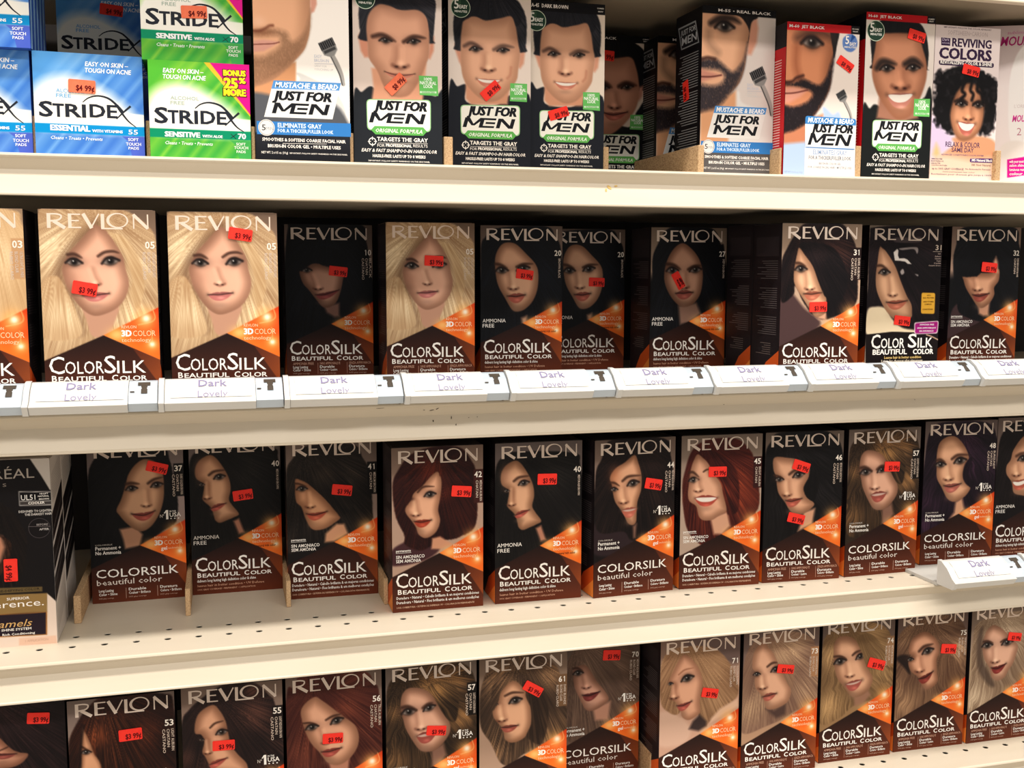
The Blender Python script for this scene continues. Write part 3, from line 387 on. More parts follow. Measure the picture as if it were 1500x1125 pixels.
 '48': dict(hv=1798,bg=(140,120,114),base=None,rev=('48','G',3,1.0,(214,196,182)),ops=[['grad',[(-10,-10),(1010,-10),(1010,1808),(-10,1808)],(100,86,82),(156,134,127),[(500,0),(500,620)]],['f',[(-80,640),(620,700),(700,1500),(-80,1500)],(34,22,34),60],['h',[[40,189],[108,127],[216,14],[847,32],[1004,244],[1025,349],[1017,952],[560,1116],[380,1251],[2,1416],[-5,701]],(22,14,24),(84,52,76),[421,136],40,[[572,283,128.7,0.3],[53,1301,128.7,0.6],[646,571,143.0,0.3],[154,1032,128.7,0.35]],22.9],['f',[[461,1019],[447,1150],[379,1238],[535,1180],[589,1117],[552,971]],(214,164,132),22.9,1,False],['face',[[381,186],[469,228],[561,334],[618,466],[587,555],[550,671],[569,750],[660,832],[608,934],[510,995],[425,1015],[336,962],[258,828],[187,709],[176,566],[171,398],[200,271],[282,203]],(232,182,148),0.05,0.32],['e',498,503,150.2,-6],['e',228,540,128.7,4],['b',[[382,473],[465,428],[609,429]],31.5],['b',[[176,482],[225,478],[291,512]],28.6],['n',[330,572],[345,728],143.0,1],['l',[285,804],[386,818],[528,787],31.5,83.0,(176,104,92)],['h',[[585,516],[542,645],[570,763],[668,845],[701,781],[623,674],[669,467]],(20,12,22),(70,44,62),[637,401],20,[],17.2]],
  let=[]),
 '48b': dict(hv=1798,bg=(146,126,118),base=None,rev=('42','B',1,1.0,(214,196,182)),ops=[['grad',[(-10,-10),(1010,-10),(1010,1808),(-10,1808)],(105,90,84),(163,141,132),[(500,0),(500,620)]],['f',[(-80,640),(620,700),(700,1500),(-80,1500)],(24,18,20),60],['h',[[24,344],[82,175],[181,74],[1055,88],[1134,1223],[353,1129],[29,1299],[12,766]],(18,13,15),(56,42,42),[294,183],50,[],0.0],['face',[[388,239],[599,193],[808,333],[886,564],[856,804],[746,1014],[579,1060],[437,1013],[282,965],[243,830],[160,720],[154,613],[209,536],[247,405]],(230,180,146),-0.1,0.3],['b',[[290,493],[357,465],[448,453]],33.5],['e',391,530,137.1,-4],['n',[298,619],[306,739],137.1,1],['l',[250,817],[350,835],[515,789],30.5,76.2,(180,96,78),0.5]],
  let=[]),
 'ul51': dict(hv=1723,bg=(24,20,22),base=None,rev=None,ops=[['q',[[830,-18],[1068,-8],[1055,321],[993,288],[927,156]],(206,198,190)],['q',[[421,-30],[815,-9],[815,0],[420,-18]],(90,84,82)],['h',[[401,389],[662,453],[782,740],[723,1068],[599,1191],[362,1206]],(18,14,14),(70,52,44),[520,331],40,[],0.0],['f',[[476,654],[577,694],[602,794],[559,923],[459,1015]],(196,140,112),23.3,1,False],['h',[[548,676],[611,762],[583,892],[534,988],[531,1053],[609,960],[648,764]],(40,24,18),(150,96,66),[565,627],30,[],0.0],['q',[[929,1245],[1028,1354],[1024,1818],[318,1817],[330,1568],[907,1620]],(226,208,194)],['q',[[364,1160],[893,1181],[891,1225],[361,1216]],(110,92,58)],['q',[[361,1225],[932,1245],[925,1419],[352,1407]],(150,122,76)],['q',[[352,1407],[925,1419],[916,1638],[342,1619]],(176,120,60)],['q',[[352,1414],[914,1425],[905,1630],[343,1609]],(40,28,40)],['q',[[677,1647],[991,1649],[997,1727],[674,1714]],(224,190,168)],['q',[[734,290],[1019,305],[1017,432],[734,424]],(190,186,182)],['q',[[741,299],[1016,313],[1013,388],[740,377]],(14,12,14)],['q',[[740,384],[1013,394],[1013,424],[740,417]],(70,64,62)]],
  let=[('lettering',[('t',"L'ORÉAL",295.76,869.23,171.27,87.21,(176,166,156),-0.004,0,0),('t','P A R I S',364.56,635.36,241.75,29.07,(150,140,132),0,0,0),('t','UL51',750.9,869.88,372.92,46.51,(226,222,216),0.005,0,0),('t','HI-LIFT',907.73,979.43,327.68,13.08,(246,240,232),0.01,0,0),('t','NATURAL',891.85,984.46,350.44,13.08,(246,240,232),0.01,0,0),('t','BROWN',899.67,983.37,376.98,13.08,(246,240,232),0.01,0,0),('t','COOLER',808.59,945.93,412.87,20.35,(246,240,232),0.02,0,0),('t','DESIGNED TO LIGHTEN',726.7,1002.85,487.09,20.35,(216,210,204),0.01,0,0),('t','THE DARKEST HAIR',774.34,1001.62,517.35,20.35,(216,210,204),0.01,0,0),('c',891.54,636.61,87.21,93.02,(60,54,56)),('p',[(800,616),(985,624),(985,628),(800,619)],(110,100,100)),('t','BEFORE',870.19,964.47,613.4,17.44,(170,162,160),0.0,0,0),('t','AFTER',890.77,971.68,657.35,17.44,(210,204,200),0.01,0,0),('t','AGE-DEFYING COLOR',494.63,869.94,1208.08,20.35,(40,32,24),0.01,0,0),('t','SUPERIOR',591.52,781.03,1286.87,23.26,(246,240,232),0.01,0,0),('t','Preférence.',253.26,899.57,1354.48,61.05,(246,240,232),0.0,0,0),('t','caramels',361.33,795.39,1538.57,63.95,(206,164,104),0.0,0.3,0),('t','CARE & SHINE SYSTEM',389.26,784.79,1572.9,21.8,(246,240,232),0.01,0,0),('t','Rich Conditioning',541.16,813.41,1614.7,20.35,(246,240,232),0.01,0,0),('t','1 APPLICATION',729.26,922.59,1689.15,21.8,(200,164,142),0,0,0)])]),
 '99': dict(hv=1798,bg=(40,26,28),base=None,rev=('X','X',2,1.0,(214,196,182)),ops=[['grad',[(-10,-10),(1010,-10),(1010,1808),(-10,1808)],(28,18,20),(44,29,31),[(500,0),(500,620)]],['h',[[-164,-223],[1009,-21],[975,835],[-211,680]],(24,16,19),(78,52,52),[223,-68],50,[[479,198,201.8,0.25]],0.0],['face',[[240,277],[374,293],[444,371],[509,448],[575,487],[649,512],[612,577],[535,622],[432,632],[224,606]],(206,152,126),-0.2,0.3],['s_',[[393,449],[441,432],[469,420]],13.5,(60,34,28),0.8],['l',[298,461],[412,490],[547,495],13.5,47.1,(140,74,66)]],
  let=[]),
 '53': dict(hv=1798,bg=(160,140,130),base=None,rev=('53','G',3,1.0,(214,196,182)),ops=[['grad',[(-10,-10),(1010,-10),(1010,1808),(-10,1808)],(115,100,93),(179,156,145),[(500,0),(500,620)]],['f',[(-80,640),(620,700),(700,1500),(-80,1500)],(44,26,22),60],['h',[[-9,550],[13,376],[94,210],[197,71],[375,-18],[889,15],[994,172],[976,1026],[-37,884]],(30,16,16),(116,60,38),[327,27],60,[[253,389,144.5,0.7],[713,395,152.1,0.55],[472,255,114.0,0.2]],0.0],['face',[[137,274],[185,398],[247,558],[303,701],[338,980],[96,946],[109,608],[119,440]],(226,172,136),-0.2,0.3],['e',157,538,83.6,6],['b',[[96,466],[129,483],[180,524]],18.2],['h',[[170,194],[137,274],[185,398],[232,556],[288,682],[340,937],[680,941],[623,333],[397,204]],(34,18,16),(150,80,48),[313,0],46,[[253,389,121.6,0.5]],0.0],['s_',[[145,258],[115,439],[98,691]],22.8,(30,18,18),0.8]],
  let=[]),
 '55': dict(hv=1798,bg=(160,136,122),base=None,rev=('55','G',3,1.0,(214,196,182)),ops=[['grad',[(-10,-10),(1010,-10),(1010,1808),(-10,1808)],(115,97,87),(179,152,136),[(500,0),(500,620)]],['f',[(-80,640),(620,700),(700,1500),(-80,1500)],(38,28,28),60],['h',[[-4,383],[72,235],[195,126],[415,0],[707,1],[860,147],[931,303],[989,1109],[-46,988]],(28,20,22),(112,74,62),[298,180],56,[[731,371,161.2,0.5],[697,87,72.5,0.5],[42,736,96.7,0.3]],0.0],['face',[[305,202],[376,274],[429,393],[450,518],[479,652],[542,756],[629,872],[602,975],[309,942],[263,857],[218,747],[191,691],[214,580],[184,507],[125,483],[132,363],[183,264]],(226,174,142),0.1,0.32],['e',386,502,104.8,-8],['e',187,560,48.4,10],['b',[[274,442],[324,400],[405,382]],19.3],['n',[239,574],[243,710],88.7,1],['l',[252,838],[313,819],[435,780],22.6,53.2,(176,92,80)],['q',[(893,268),(1004,268),(1004,640),(897,640)],(34,24,24)]],
  let=[]),
 '56': dict(hv=1798,bg=(154,130,118),base=None,rev=('56','A',3,1.0,(214,196,182)),ops=[['grad',[(-10,-10),(1010,-10),(1010,1808),(-10,1808)],(110,93,84),(172,145,132),[(500,0),(500,620)]],['f',[(-80,640),(620,700),(700,1500),(-80,1500)],(84,42,36),60],['h',[[8,193],[86,111],[195,-20],[782,1],[919,150],[978,323],[1017,1295],[-21,1153]],(62,28,26),(150,84,62),[278,183],50,[[618,365,175.4,0.5],[140,844,175.4,0.4],[814,554,136.4,0.3]],0.0],['f',[[431,985],[468,1115],[627,1136],[649,951]],(176,124,102),15.6,1,False],['face',[[297,236],[364,274],[480,380],[597,486],[704,582],[748,692],[741,816],[680,923],[589,995],[500,1010],[411,962],[335,848],[249,734],[193,603],[157,455],[154,363],[208,287]],(228,176,146),0.05,0.32],['e',262,565,116.9,-4],['e',522,524,121.8,-14],['b',[[175,509],[243,512],[316,536]],17.5],['b',[[409,500],[478,467],[567,452]],21.4],['n',[368,604],[405,753],107.2,-1],['l',[354,845],[443,846],[567,823],25.3,64.3,(164,82,72)],['h',[[345,241],[480,359],[616,489],[744,608],[973,730],[1005,556],[818,305],[522,189]],(64,28,26),(158,88,64),[279,142],40,[[638,388,146.2,0.4]],0.0]],
  let=[]),
 '61': dict(hv=1798,bg=(158,132,114),base=None,rev=('61','A',3,1.0,(214,196,182)),ops=[['grad',[(-10,-10),(1010,-10),(1010,1808),(-10,1808)],(113,95,82),(176,147,127),[(500,0),(500,620)]],['h',[[1,550],[19,353],[93,161],[289,17],[636,9],[863,154],[940,350],[1006,648],[1009,1019],[743,1093],[503,1156],[366,1256],[241,1229],[130,989],[19,802]],(50,38,32),(176,136,100),[462,81],54,[[252,287,160.8,0.7],[813,275,160.8,0.6],[742,953,198.0,0.4],[191,1122,148.5,0.5]],0.0],['face',[[401,301],[488,371],[551,490],[583,632],[584,809],[528,943],[440,997],[353,1003],[291,956],[266,852],[216,772],[160,691],[154,603],[210,520],[240,411],[314,318]],(230,180,146),0.15,0.32],['e',408,527,129.9,-8],['e',185,549,49.5,0],['b',[[290,459],[376,430],[501,442]],24.7],['n',[240,573],[253,738],123.7,1],['l',[241,818],[328,821],[440,810],22.3,61.9,(160,88,74)],['h',[[401,288],[253,399],[210,520],[154,615],[129,513],[166,279],[339,183],[562,253],[589,506],[538,451]],(50,38,32),(170,130,96),[462,144],40,[[265,301,136.1,0.4]],0.0],['h',[[526,450],[583,632],[590,810],[540,957],[717,1052],[791,678],[688,390]],(48,36,30),(150,112,82),[537,213],30,[],0.0],['q',[(893,268),(1004,268),(1004,640),(897,640)],(122,92,66)]],
  let=[]),
 '70': dict(hv=1798,bg=(120,100,90),base=None,rev=('70','G',3,1.0,(214,196,182)),ops=[['grad',[(-10,-10),(1010,-10),(1010,1808),(-10,1808)],(86,72,64),(134,112,100),[(500,0),(500,620)]],['f',[(-80,640),(620,700),(700,1500),(-80,1500)],(122,98,84),60],['h',[[90,480],[132,270],[262,153],[659,119],[930,260],[1010,574],[1001,910],[613,1131],[111,1305]],(86,66,56),(168,136,114),[218,192],54,[[411,412,176.0,0.4],[709,499,190.6,0.3]],0.0],['f',[[417,934],[448,1083],[612,1101],[639,871]],(184,138,116),23.5,1,False],['face',[[184,418],[338,405],[458,604],[548,715],[616,839],[535,918],[417,963],[328,938],[254,800],[186,648],[170,517]],(208,160,138),-0.1,0.32],['e',229,487,110.0,2],['b',[[170,424],[221,424],[287,464]],23.5],['n',[302,530],[333,671],117.3,-1],['l',[283,759],[371,769],[504,737],23.5,73.3,(120,54,52)],['h',[[219,278],[338,405],[472,606],[578,747],[669,874],[819,890],[754,504],[424,226]],(88,68,58),(176,144,120),[204,162],40,[],0.0]],
  let=[]),
 '71': dict(hv=1798,bg=(176,142,124),base=None,rev=('71','A',3,1.0,(228,206,188)),ops=[['grad',[(-10,-10),(1010,-10),(1010,1808),(-10,1808)],(126,102,89),(197,159,138),[(500,0),(500,620)]],['f',[[345,-28],[1010,9],[994,325],[845,345],[374,183]],(110,90,84),36.5],['f',[[-11,864],[244,915],[395,1121],[276,1272],[-16,1237]],(206,172,152),24.3],['h',[[-2,401],[25,230],[107,135],[299,95],[642,139],[844,310],[963,545],[981,760],[761,914],[627,1041],[566,1069],[476,918],[408,629],[243,892],[97,852],[10,726]],(132,98,72),(222,182,140),[312,131],50,[[87,317,133.7,0.4],[697,378,182.3,0.4],[683,799,170.1,0.3]],0.0],['f',[[501,932],[590,1025],[591,1084],[494,1132],[370,1094],[417,1005]],(64,50,48),19.4,1,False],['face',[[289,187],[400,267],[489,392],[529,525],[519,641],[498,779],[507,898],[440,961],[355,984],[281,937],[255,846],[204,759],[136,693],[135,612],[157,544],[102,504],[172,349],[230,250]],(226,174,144),0.1,0.26],['e',338,482,139.7,-10],['e',127,524,60.8,4],['b',[[228,424],[305,374],[415,361]],17.0,(160,110,84)],['n',[170,557],[173,697],121.5,1],['l',[211,795],[290,798],[399,759],21.9,65.6,(166,86,76)],['h',[[289,163],[206,260],[136,403],[80,571],[8,610],[4,401],[72,200]],(138,102,76),(224,184,142),[312,108],34,[],0.0],['f',[[982,796],[997,881],[640,1042],[651,996],[760,890]],(222,186,160),19.4,1,False]],
  let=[]),
 '73': dict(hv=1798,bg=(140,116,108),base=None,rev=('73','A',3,1.0,(228,206,188)),ops=[['grad',[(-10,-10),(1010,-10),(1010,1808),(-10,1808)],(100,83,77),(156,129,120),[(500,0),(500,620)]],['f',[(-80,640),(620,700),(700,1500),(-80,1500)],(176,142,116),60],['h',[[0,461],[56,231],[167,123],[445,43],[809,100],[974,320],[1024,931],[712,1042],[558,1121],[328,1191],[9,1237],[-3,817]],(124,94,80),(218,184,148),[282,134],54,[[635,311,191.8,0.5],[834,789,204.6,0.3],[128,952,191.8,0.3]],0.0],['f',[[308,972],[425,1009],[578,942],[570,1074],[454,1109]],(90,68,62),20.5,1,False],['face',[[270,162],[362,248],[444,387],[527,563],[636,743],[616,898],[527,960],[412,990],[321,973],[279,861],[225,771],[165,693],[156,596],[179,527],[120,450],[128,297],[182,195]],(230,182,152),0.1,0.28],['e',428,505,115.1,-8],['e',180,537,83.1,6],['b',[[317,456],[380,419],[451,418]],25.6],['n',[251,571],[262,715],127.9,1],['l',[265,823],[342,813],[450,798],28.1,66.5,(174,100,86)],['h',[[296,171],[389,299],[472,462],[637,755],[681,531],[608,284],[449,162]],(140,108,88),(222,188,152),[281,110],34,[[519,335,127.9,0.4]],0.0],['q',[(893,268),(1004,268),(1004,640),(897,640)],(176,132,96)]],
  let=[]),
 '74': dict(hv=1798,bg=(136,114,104),base=None,rev=('74','A',3,1.0,(214,196,182)),ops=[['grad',[(-10,-10),(1010,-10),(1010,1808),(-10,1808)],(97,82,74),(152,127,116),[(500,0),(500,620)]],['f',[(-80,640),(620,700),(700,1500),(-80,1500)],(160,128,92),60],['h',[[-3,356],[44,190],[199,107],[518,49],[847,139],[982,386],[1009,949],[752,1047],[456,1115],[272,1244],[-8,1274],[-2,722]],(112,86,60),(206,168,120),[228,158],44,[[692,322,187.4,0.6],[94,462,147.2,0.5],[131,1080,187.4,0.6],[793,753,133.9,0.5]],18.7],['f',[[464,1004],[469,1117],[591,1105],[695,992],[636,898]],(160,120,98),21.4,1,False],['face',[[270,210],[392,234],[489,316],[549,444],[624,624],[712,769],[690,891],[612,970],[492,1007],[409,974],[324,866],[225,745],[180,618],[163,469],[155,322],[192,240]],(228,180,148),0.05,0.32],['e',250,529,147.2,-4],['e',530,492,120.5,-16],['b',[[167,457],[254,463],[336,498]],24.1],['b',[[421,463],[467,431],[534,412]],26.8],['n',[352,561],[392,725],133.9,-1],['l',[336,824],[450,823],[570,790],34.8,88.3,(170,92,82),0.15],['h',[[474,266],[549,444],[624,624],[740,785],[908,864],[953,644],[802,345],[606,204]],(116,90,62),(214,176,126),[414,126],34,[[737,722,133.9,0.3]],13.4],['q',[(893,268),(1004,268),(1004,640),(897,640)],(160,124,92)]],
  let=[]),
 '75': dict(hv=1798,bg=(132,108,98),base=None,rev=('75','A',3,1.0,(228,206,188)),ops=[['grad',[(-10,-10),(1010,-10),(1010,1808),(-10,1808)],(95,77,70),(147,120,109),[(500,0),(500,620)]],['f',[(-80,640),(620,700),(700,1500),(-80,1500)],(150,118,92),60],['h',[[-16,403],[58,235],[285,117],[672,73],[932,207],[989,465],[1003,976],[642,1107],[493,1193],[248,1321],[-1,1320],[-20,627]],(90,64,50),(196,158,122),[372,199],40,[[765,762,193.6,0.4],[129,304,165.9,0.3],[891,495,110.6,0.5],[144,1171,207.4,0.6]],24.9],['f',[[-8,578],[86,537],[184,571],[173,645],[195,798],[93,688]],(40,28,26),16.6],['face',[[376,268],[475,308],[578,417],[612,533],[576,644],[583,783],[604,912],[538,995],[442,1021],[369,953],[308,846],[207,761],[167,644],[225,574],[167,519],[188,383],[267,303]],(222,170,140),0.05,0.34],['e',437,524,145.2,-12],['e',192,609,83.0,4],['b',[[312,513],[385,457],[509,436]],33.2],['n',[310,607],[332,773],138.3,1],['l',[316,872],[419,857],[528,791],30.4,80.2,(132,58,50)],['h',[[588,607],[582,758],[619,926],[752,1054],[946,970],[905,737],[756,597]],(96,68,52),(200,164,128),[691,439],26,[],16.6]],
  let=[]),
 '80': dict(hv=1798,bg=(156,134,118),base=None,rev=('80','A',3,1.0,(228,206,188)),ops=[['grad',[(-10,-10),(1010,-10),(1010,1808),(-10,1808)],(112,96,84),(174,150,132),[(500,0),(500,620)]],['f',[(-80,640),(620,700),(700,1500),(-80,1500)],(180,156,130),60],['h',[[24,525],[52,261],[191,172],[479,108],[1078,198],[1270,800],[929,1104],[515,1165],[173,1347],[27,1331],[25,805]],(128,104,84),(226,204,176),[338,198],40,[[640,327,233.5,0.5],[136,1201,189.8,0.5]],20.4],['f',[[168,272],[171,565],[211,747],[390,1048],[302,1052],[127,816],[90,430]],(78,62,54),23.4,0.7],['face',[[327,261],[463,324],[603,452],[714,565],[693,692],[655,791],[587,888],[533,972],[431,1003],[340,953],[304,833],[223,710],[184,591],[192,439],[229,328]],(230,184,158),0.05,0.3],['e',248,521,138.7,2],['e',548,513,146.0,-4],['b',[[187,467],[252,468],[334,497]],26.3],['b',[[451,495],[516,469],[605,484]],23.4],['n',[362,583],[379,751],138.7,-1],['l',[325,823],[421,839],[551,787],29.2,73.0,(132,52,48)]],
  let=[]),
 'j0': dict(hv=2008,bg=(252,246,240),base=None,rev=None,ops=[['f',[[440,1161],[434,1078],[488,1075],[656,1143],[825,1204],[897,1585],[-102,1774],[-90,1284]],(220,218,214),9.1],['f',[[-56,1095],[437,957],[430,1298],[358,1453],[-67,1546]],(214,158,116),12.1,1,False],['f',[[-129,1345],[285,1327],[438,1283],[899,1431],[986,1971],[-145,2003]],(96,98,104),22.6],['face',[[-277,-72],[390,-123],[613,83],[601,308],[599,458],[588,624],[563,731],[523,831],[437,934],[336,1037],[198,1150],[23,1226],[-312,1256]],(238,186,150),-0.1,0.16],['f',[[598,84],[657,154],[666,349],[637,425],[599,450]],(222,166,146),12.1,1,False],['beard',[[600,398],[601,556],[563,731],[523,831],[437,934],[336,1037],[198,1142],[23,1226],[-89,1246],[-82,947],[105,907],[258,808],[267,748],[237,705],[-2,719],[-1,659],[172,619],[344,646],[403,740],[511,659],[567,535]],(146,110,84),0.75,45.3],['g',96,668,105.6,45.3,(150,96,66),0.55],['f',[[-33,765],[109,746],[266,759],[220,796],[106,862],[-36,884]],(226,170,154),12.1,1,False],['s_',[[-34,804],[108,791],[206,781],[266,763]],10.6,(120,62,52),0.9],['s_',[[-31,661],[59,659],[119,633],[165,601],[202,595]],25.7,(120,66,46),0.8],['g',61,566,67.9,52.8,(250,206,178),0.6],['brush',[770,765],[951,1137]],['grad',[(-10,1708),(1010,1700),(1010,2018),(-10,2018)],(44,46,54),(24,25,32),[(0,1748),(0,2008)]]],
  let=[('lettering',[('p',[(199,1161),(909,1155),(813,1542),(92,1544)],(236,234,230)),('p',[(199,1161),(909,1155),(889,1237),(175,1248)],(84,146,208)),('t','MUSTACHE & BEARD',211.56,879.79,1230.83,54.72,(246,248,250),0.03,0.2,0),('t','JUST FOR',179.46,806.29,1360.16,91.19,(22,24,30),0.06,0.25,0),('men',172.79,788.91,1502.7,113.08,(22,24,30)),('p',[(14,1590),(1007,1579),(1009,1722),(15,1726)],(52,124,196)),('c',114.72,1654.57,0.0,85.72,(232,228,222)),('c',114.72,1654.57,72.95,78.43,(150,150,150)),('t','5',66.61,106.79,1683.12,58.36,(40,44,54),0.01,0,0),('t','MIN',114.11,183.71,1680.91,32.83,(150,156,166),0,0,0),('t','ELIMINATES GRAY',232.01,696.32,1647.53,45.6,(216,234,248),0.03,0,0),('t','FOR A THICKER,FULLER LOOK',230.92,819.7,1699.13,36.48,(216,234,248),0.03,0,0),('t','SMOOTHES & SOFTENS COARSE FACIAL HAIR',67.61,950.97,1792.54,32.83,(246,240,232),0.03,0,0),('t','BRUSH-IN COLOR GEL • MULTIPLE USES',124.68,896.76,1859.44,32.83,(246,240,232),0.03,0,0),('t','NET WT. 2 x 0.5 oz. (14 g)',57.46,333.36,1924.66,23.71,(246,240,232),0.01,0,0),('t','IMPORTANT: FOLLOW SAFETY WARNINGS ON THE SIDE PANEL',351.81,968.05,1922.04,14.59,(246,240,232),0.01,0,0),('p',[(280,1813),(746,1805),(746,1809),(280,1817)],(246,240,232))]),('lettering',[('t','EASY',630.61,708.83,905.0,32.83,(190,196,214),0,0,0),('t','BRUSH-IN',629.84,782.86,947.15,32.83,(190,196,214),0,0,0),('p',[(630,964),(835,959),(835,963),(630,968)],(176,180,196)),('t','GREAT FOR',628.93,759.55,999.23,21.89,(206,206,206),0,0,0),('t','TOUCHING UP',628.28,826.44,1034.36,21.89,(206,206,206),0,0,0)])]),
 'j1': dict(hv=2045,bg=(226,210,200),base=None,rev=None,ops=[['f',[[0,1303],[92,1250],[204,1186],[345,1318],[654,1305],[800,1238],[925,1263],[1051,1247],[1046,2420],[-36,2441]],(40,44,50),8.1],['f',[[201,988],[224,1185],[202,1334],[778,1329],[800,1108],[823,907]],(222,166,136),16.2,1,False],['f',[[80,612],[59,652],[87,807],[127,874],[177,871],[170,666]],(212,150,124),16.2,1,False],['f',[[913,603],[907,763],[865,855],[844,846],[866,635]],(212,150,124),16.2,1,False],['h',[[73,340],[176,197],[520,125],[827,153],[915,305],[902,623],[855,686],[129,697],[80,583]],(30,32,40),(84,80,84),[379,47],40,[],0.0],['face',[[183,401],[285,297],[396,299],[559,338],[723,327],[826,400],[856,556],[854,805],[812,927],[759,1060],[675,1204],[592,1277],[448,1284],[346,1189],[267,1014],[177,881],[164,744],[151,549]],(224,172,144),0.1,0.16,10.1],['h',[[153,374],[255,289],[396,290],[518,336],[723,317],[826,390],[866,546],[919,404],[869,150],[256,153]],(32,32,40),(80,76,80),[318,100],40,[],0.0],['e',362,679,121.6,6,0.3],['e',679,674,126.7,-2,0.3],['b',[[220,643],[332,622],[474,683]],40.5],['b',[[566,682],[680,621],[814,628]],38.5],['n',[524,764],[528,947],192.6,-1],['l',[348,1015],[511,1050],[692,1025],16.2,40.5,(206,136,116)]],
  let=[('badge',[('p',[(734,1042),(950,1040),(957,1257),(743,1255)],(104,190,98)),('p',[(746,1212),(936,1208),(936,1229),(746,1233)],(206,236,200)),('t','100%',793.82,888.74,1092.53,32.33,(244,252,240),0.024,0,0),('t','NATURAL',746.2,936.11,1135.18,34.49,(244,252,240),0.03,0,0),('t','LOOK',788.97,896.92,1173.5,34.49,(244,252,240),0.03,0,0),('t','GUARANTEED',767.04,918.25,1230.1,17.24,(90,160,86),0.018,0,0)]),('badge',[('c',139.82,243.34,0.0,111.48,(206,222,200)),('c',139.82,243.34,0.0,104.79,(34,62,48)),('p',[(140,243),(86,164),(141,144),(140,243)],(52,84,62)),('t','5',64.76,119.83,257.19,94.76,(244,246,238),0.02,0,0),('t','EASY',124.21,219.26,254.03,37.9,(244,246,238),0.03,0,0),('t','MINUTES',70.76,214.32,298.72,22.3,(244,246,238),0.03,0,0)]),('lettering',[('qr',[(141,1324),(871,1304),(869,1663),(146,1665)],50.95,(150,200,140)),('qr',[(150,1333),(861,1314),(859,1653),(156,1655)],47.03,(244,242,232)),('t','JUST FOR',217.79,825.98,1434.7,97.97,(22,24,30),0.06,0.25,0),('men',166.89,812.91,1579.32,113.65,(22,24,30)),('p',[(230,1616),(780,1611),(824,1657),(780,1705),(240,1708),(190,1660)],(96,176,84)),('t','ORIGINAL FORMULA',240.54,771.77,1682.59,41.15,(244,248,236),0.02,0.25,0),('c',203.85,1786.95,33.31,43.11,(246,240,232)),('p',[(153,1785),(188,1784),(188,1791),(153,1793)],(246,240,232)),('p',[(220,1783),(255,1781),(255,1789),(220,1790)],(246,240,232)),('p',[(201,1733),(208,1733),(208,1771),(200,1772)],(246,240,232)),('p',[(200,1803),(208,1802),(207,1841),(199,1841)],(246,240,232)),('t','TARGETS THE GRAY',255.23,833.87,1778.59,43.11,(246,240,232),0.03,0,0),('p',[(263,1799),(830,1790),(830,1794),(263,1802)],(246,240,232)),('t','FOR',258.5,341.74,1842.9,31.35,(246,240,232),0.0,0,0),('t','PROFESSIONAL',353.66,651.63,1839.36,31.35,(246,240,232),0.04,0,0),('t','RESULTS',665.72,829.43,1835.48,31.35,(246,240,232),0.0,0,0),('t','EASY & FAST SHAMPOO-IN HAIRCOLOR',80.39,936.84,1899.72,35.27,(246,240,232),0.02,0.25,0),('t','HASSLE-FREE: LASTS UP TO 8 WEEKS',205.72,806.33,1958.31,31.35,(246,240,232),0.03,0,0),('t','IMPORTANT: FOLLOW SAFETY WARNINGS ON THE SIDE PANEL',157.76,854.78,2005.21,15.68,(246,240,232),0.01,0,0)])]),
 'j2': dict(hv=2045,bg=(232,218,208),base=None,rev=None,ops=[['f',[[9,1103],[107,1078],[216,1057],[216,1250],[558,1278],[714,1166],[782,1163],[1007,1217],[1013,2486],[-19,2503]],(30,34,44),8.8],['f',[[205,1021],[205,1209],[270,1280],[715,1261],[737,1101],[826,939]],(214,158,128),17.5,1,False],['f',[[76,592],[86,674],[129,796],[157,836],[163,608]],(214,154,128),17.5,1,False],['f',[[937,575],[915,776],[871,837],[848,822],[870,600]],(216,160,134),17.5,1,False],['h',[[66,295],[164,114],[448,13],[779,32],[891,128],[947,292],[937,565],[881,652],[141,671],[76,582]],(26,28,36),(84,82,88),[470,-81],40,[[869,317,120.5,0.3]],0.0],['face',[[196,297],[316,269],[469,290],[624,270],[757,241],[813,352],[847,549],[870,674],[848,843],[826,971],[737,1091],[625,1201],[491,1239],[381,1201],[271,1112],[183,991],[151,837],[146,609],[158,433]],(232,182,152),0.05,0.16,11.0],['h',[[163,330],[305,264],[448,307],[602,271],[757,231],[824,351],[880,254],[712,78],[273,107]],(28,30,38),(76,74,80),[470,-81],40,[],0.0],['e',326,640,126.0,0,0.3],['e',658,635,126.0,0,0.3],['b',[[190,612],[283,576],[414,636]],37.2,(96,70,60)],['b',[[547,634],[658,586],[791,594]],37.2,(110,84,72)],['n',[469,716],[480,867],175.3,-1],['l',[337,978],[480,992],[641,979],15.3,61.3,(204,130,110),0.45],['s_',[[758,827],[747,911],[714,955]],26.3,(190,130,104),0.6]],
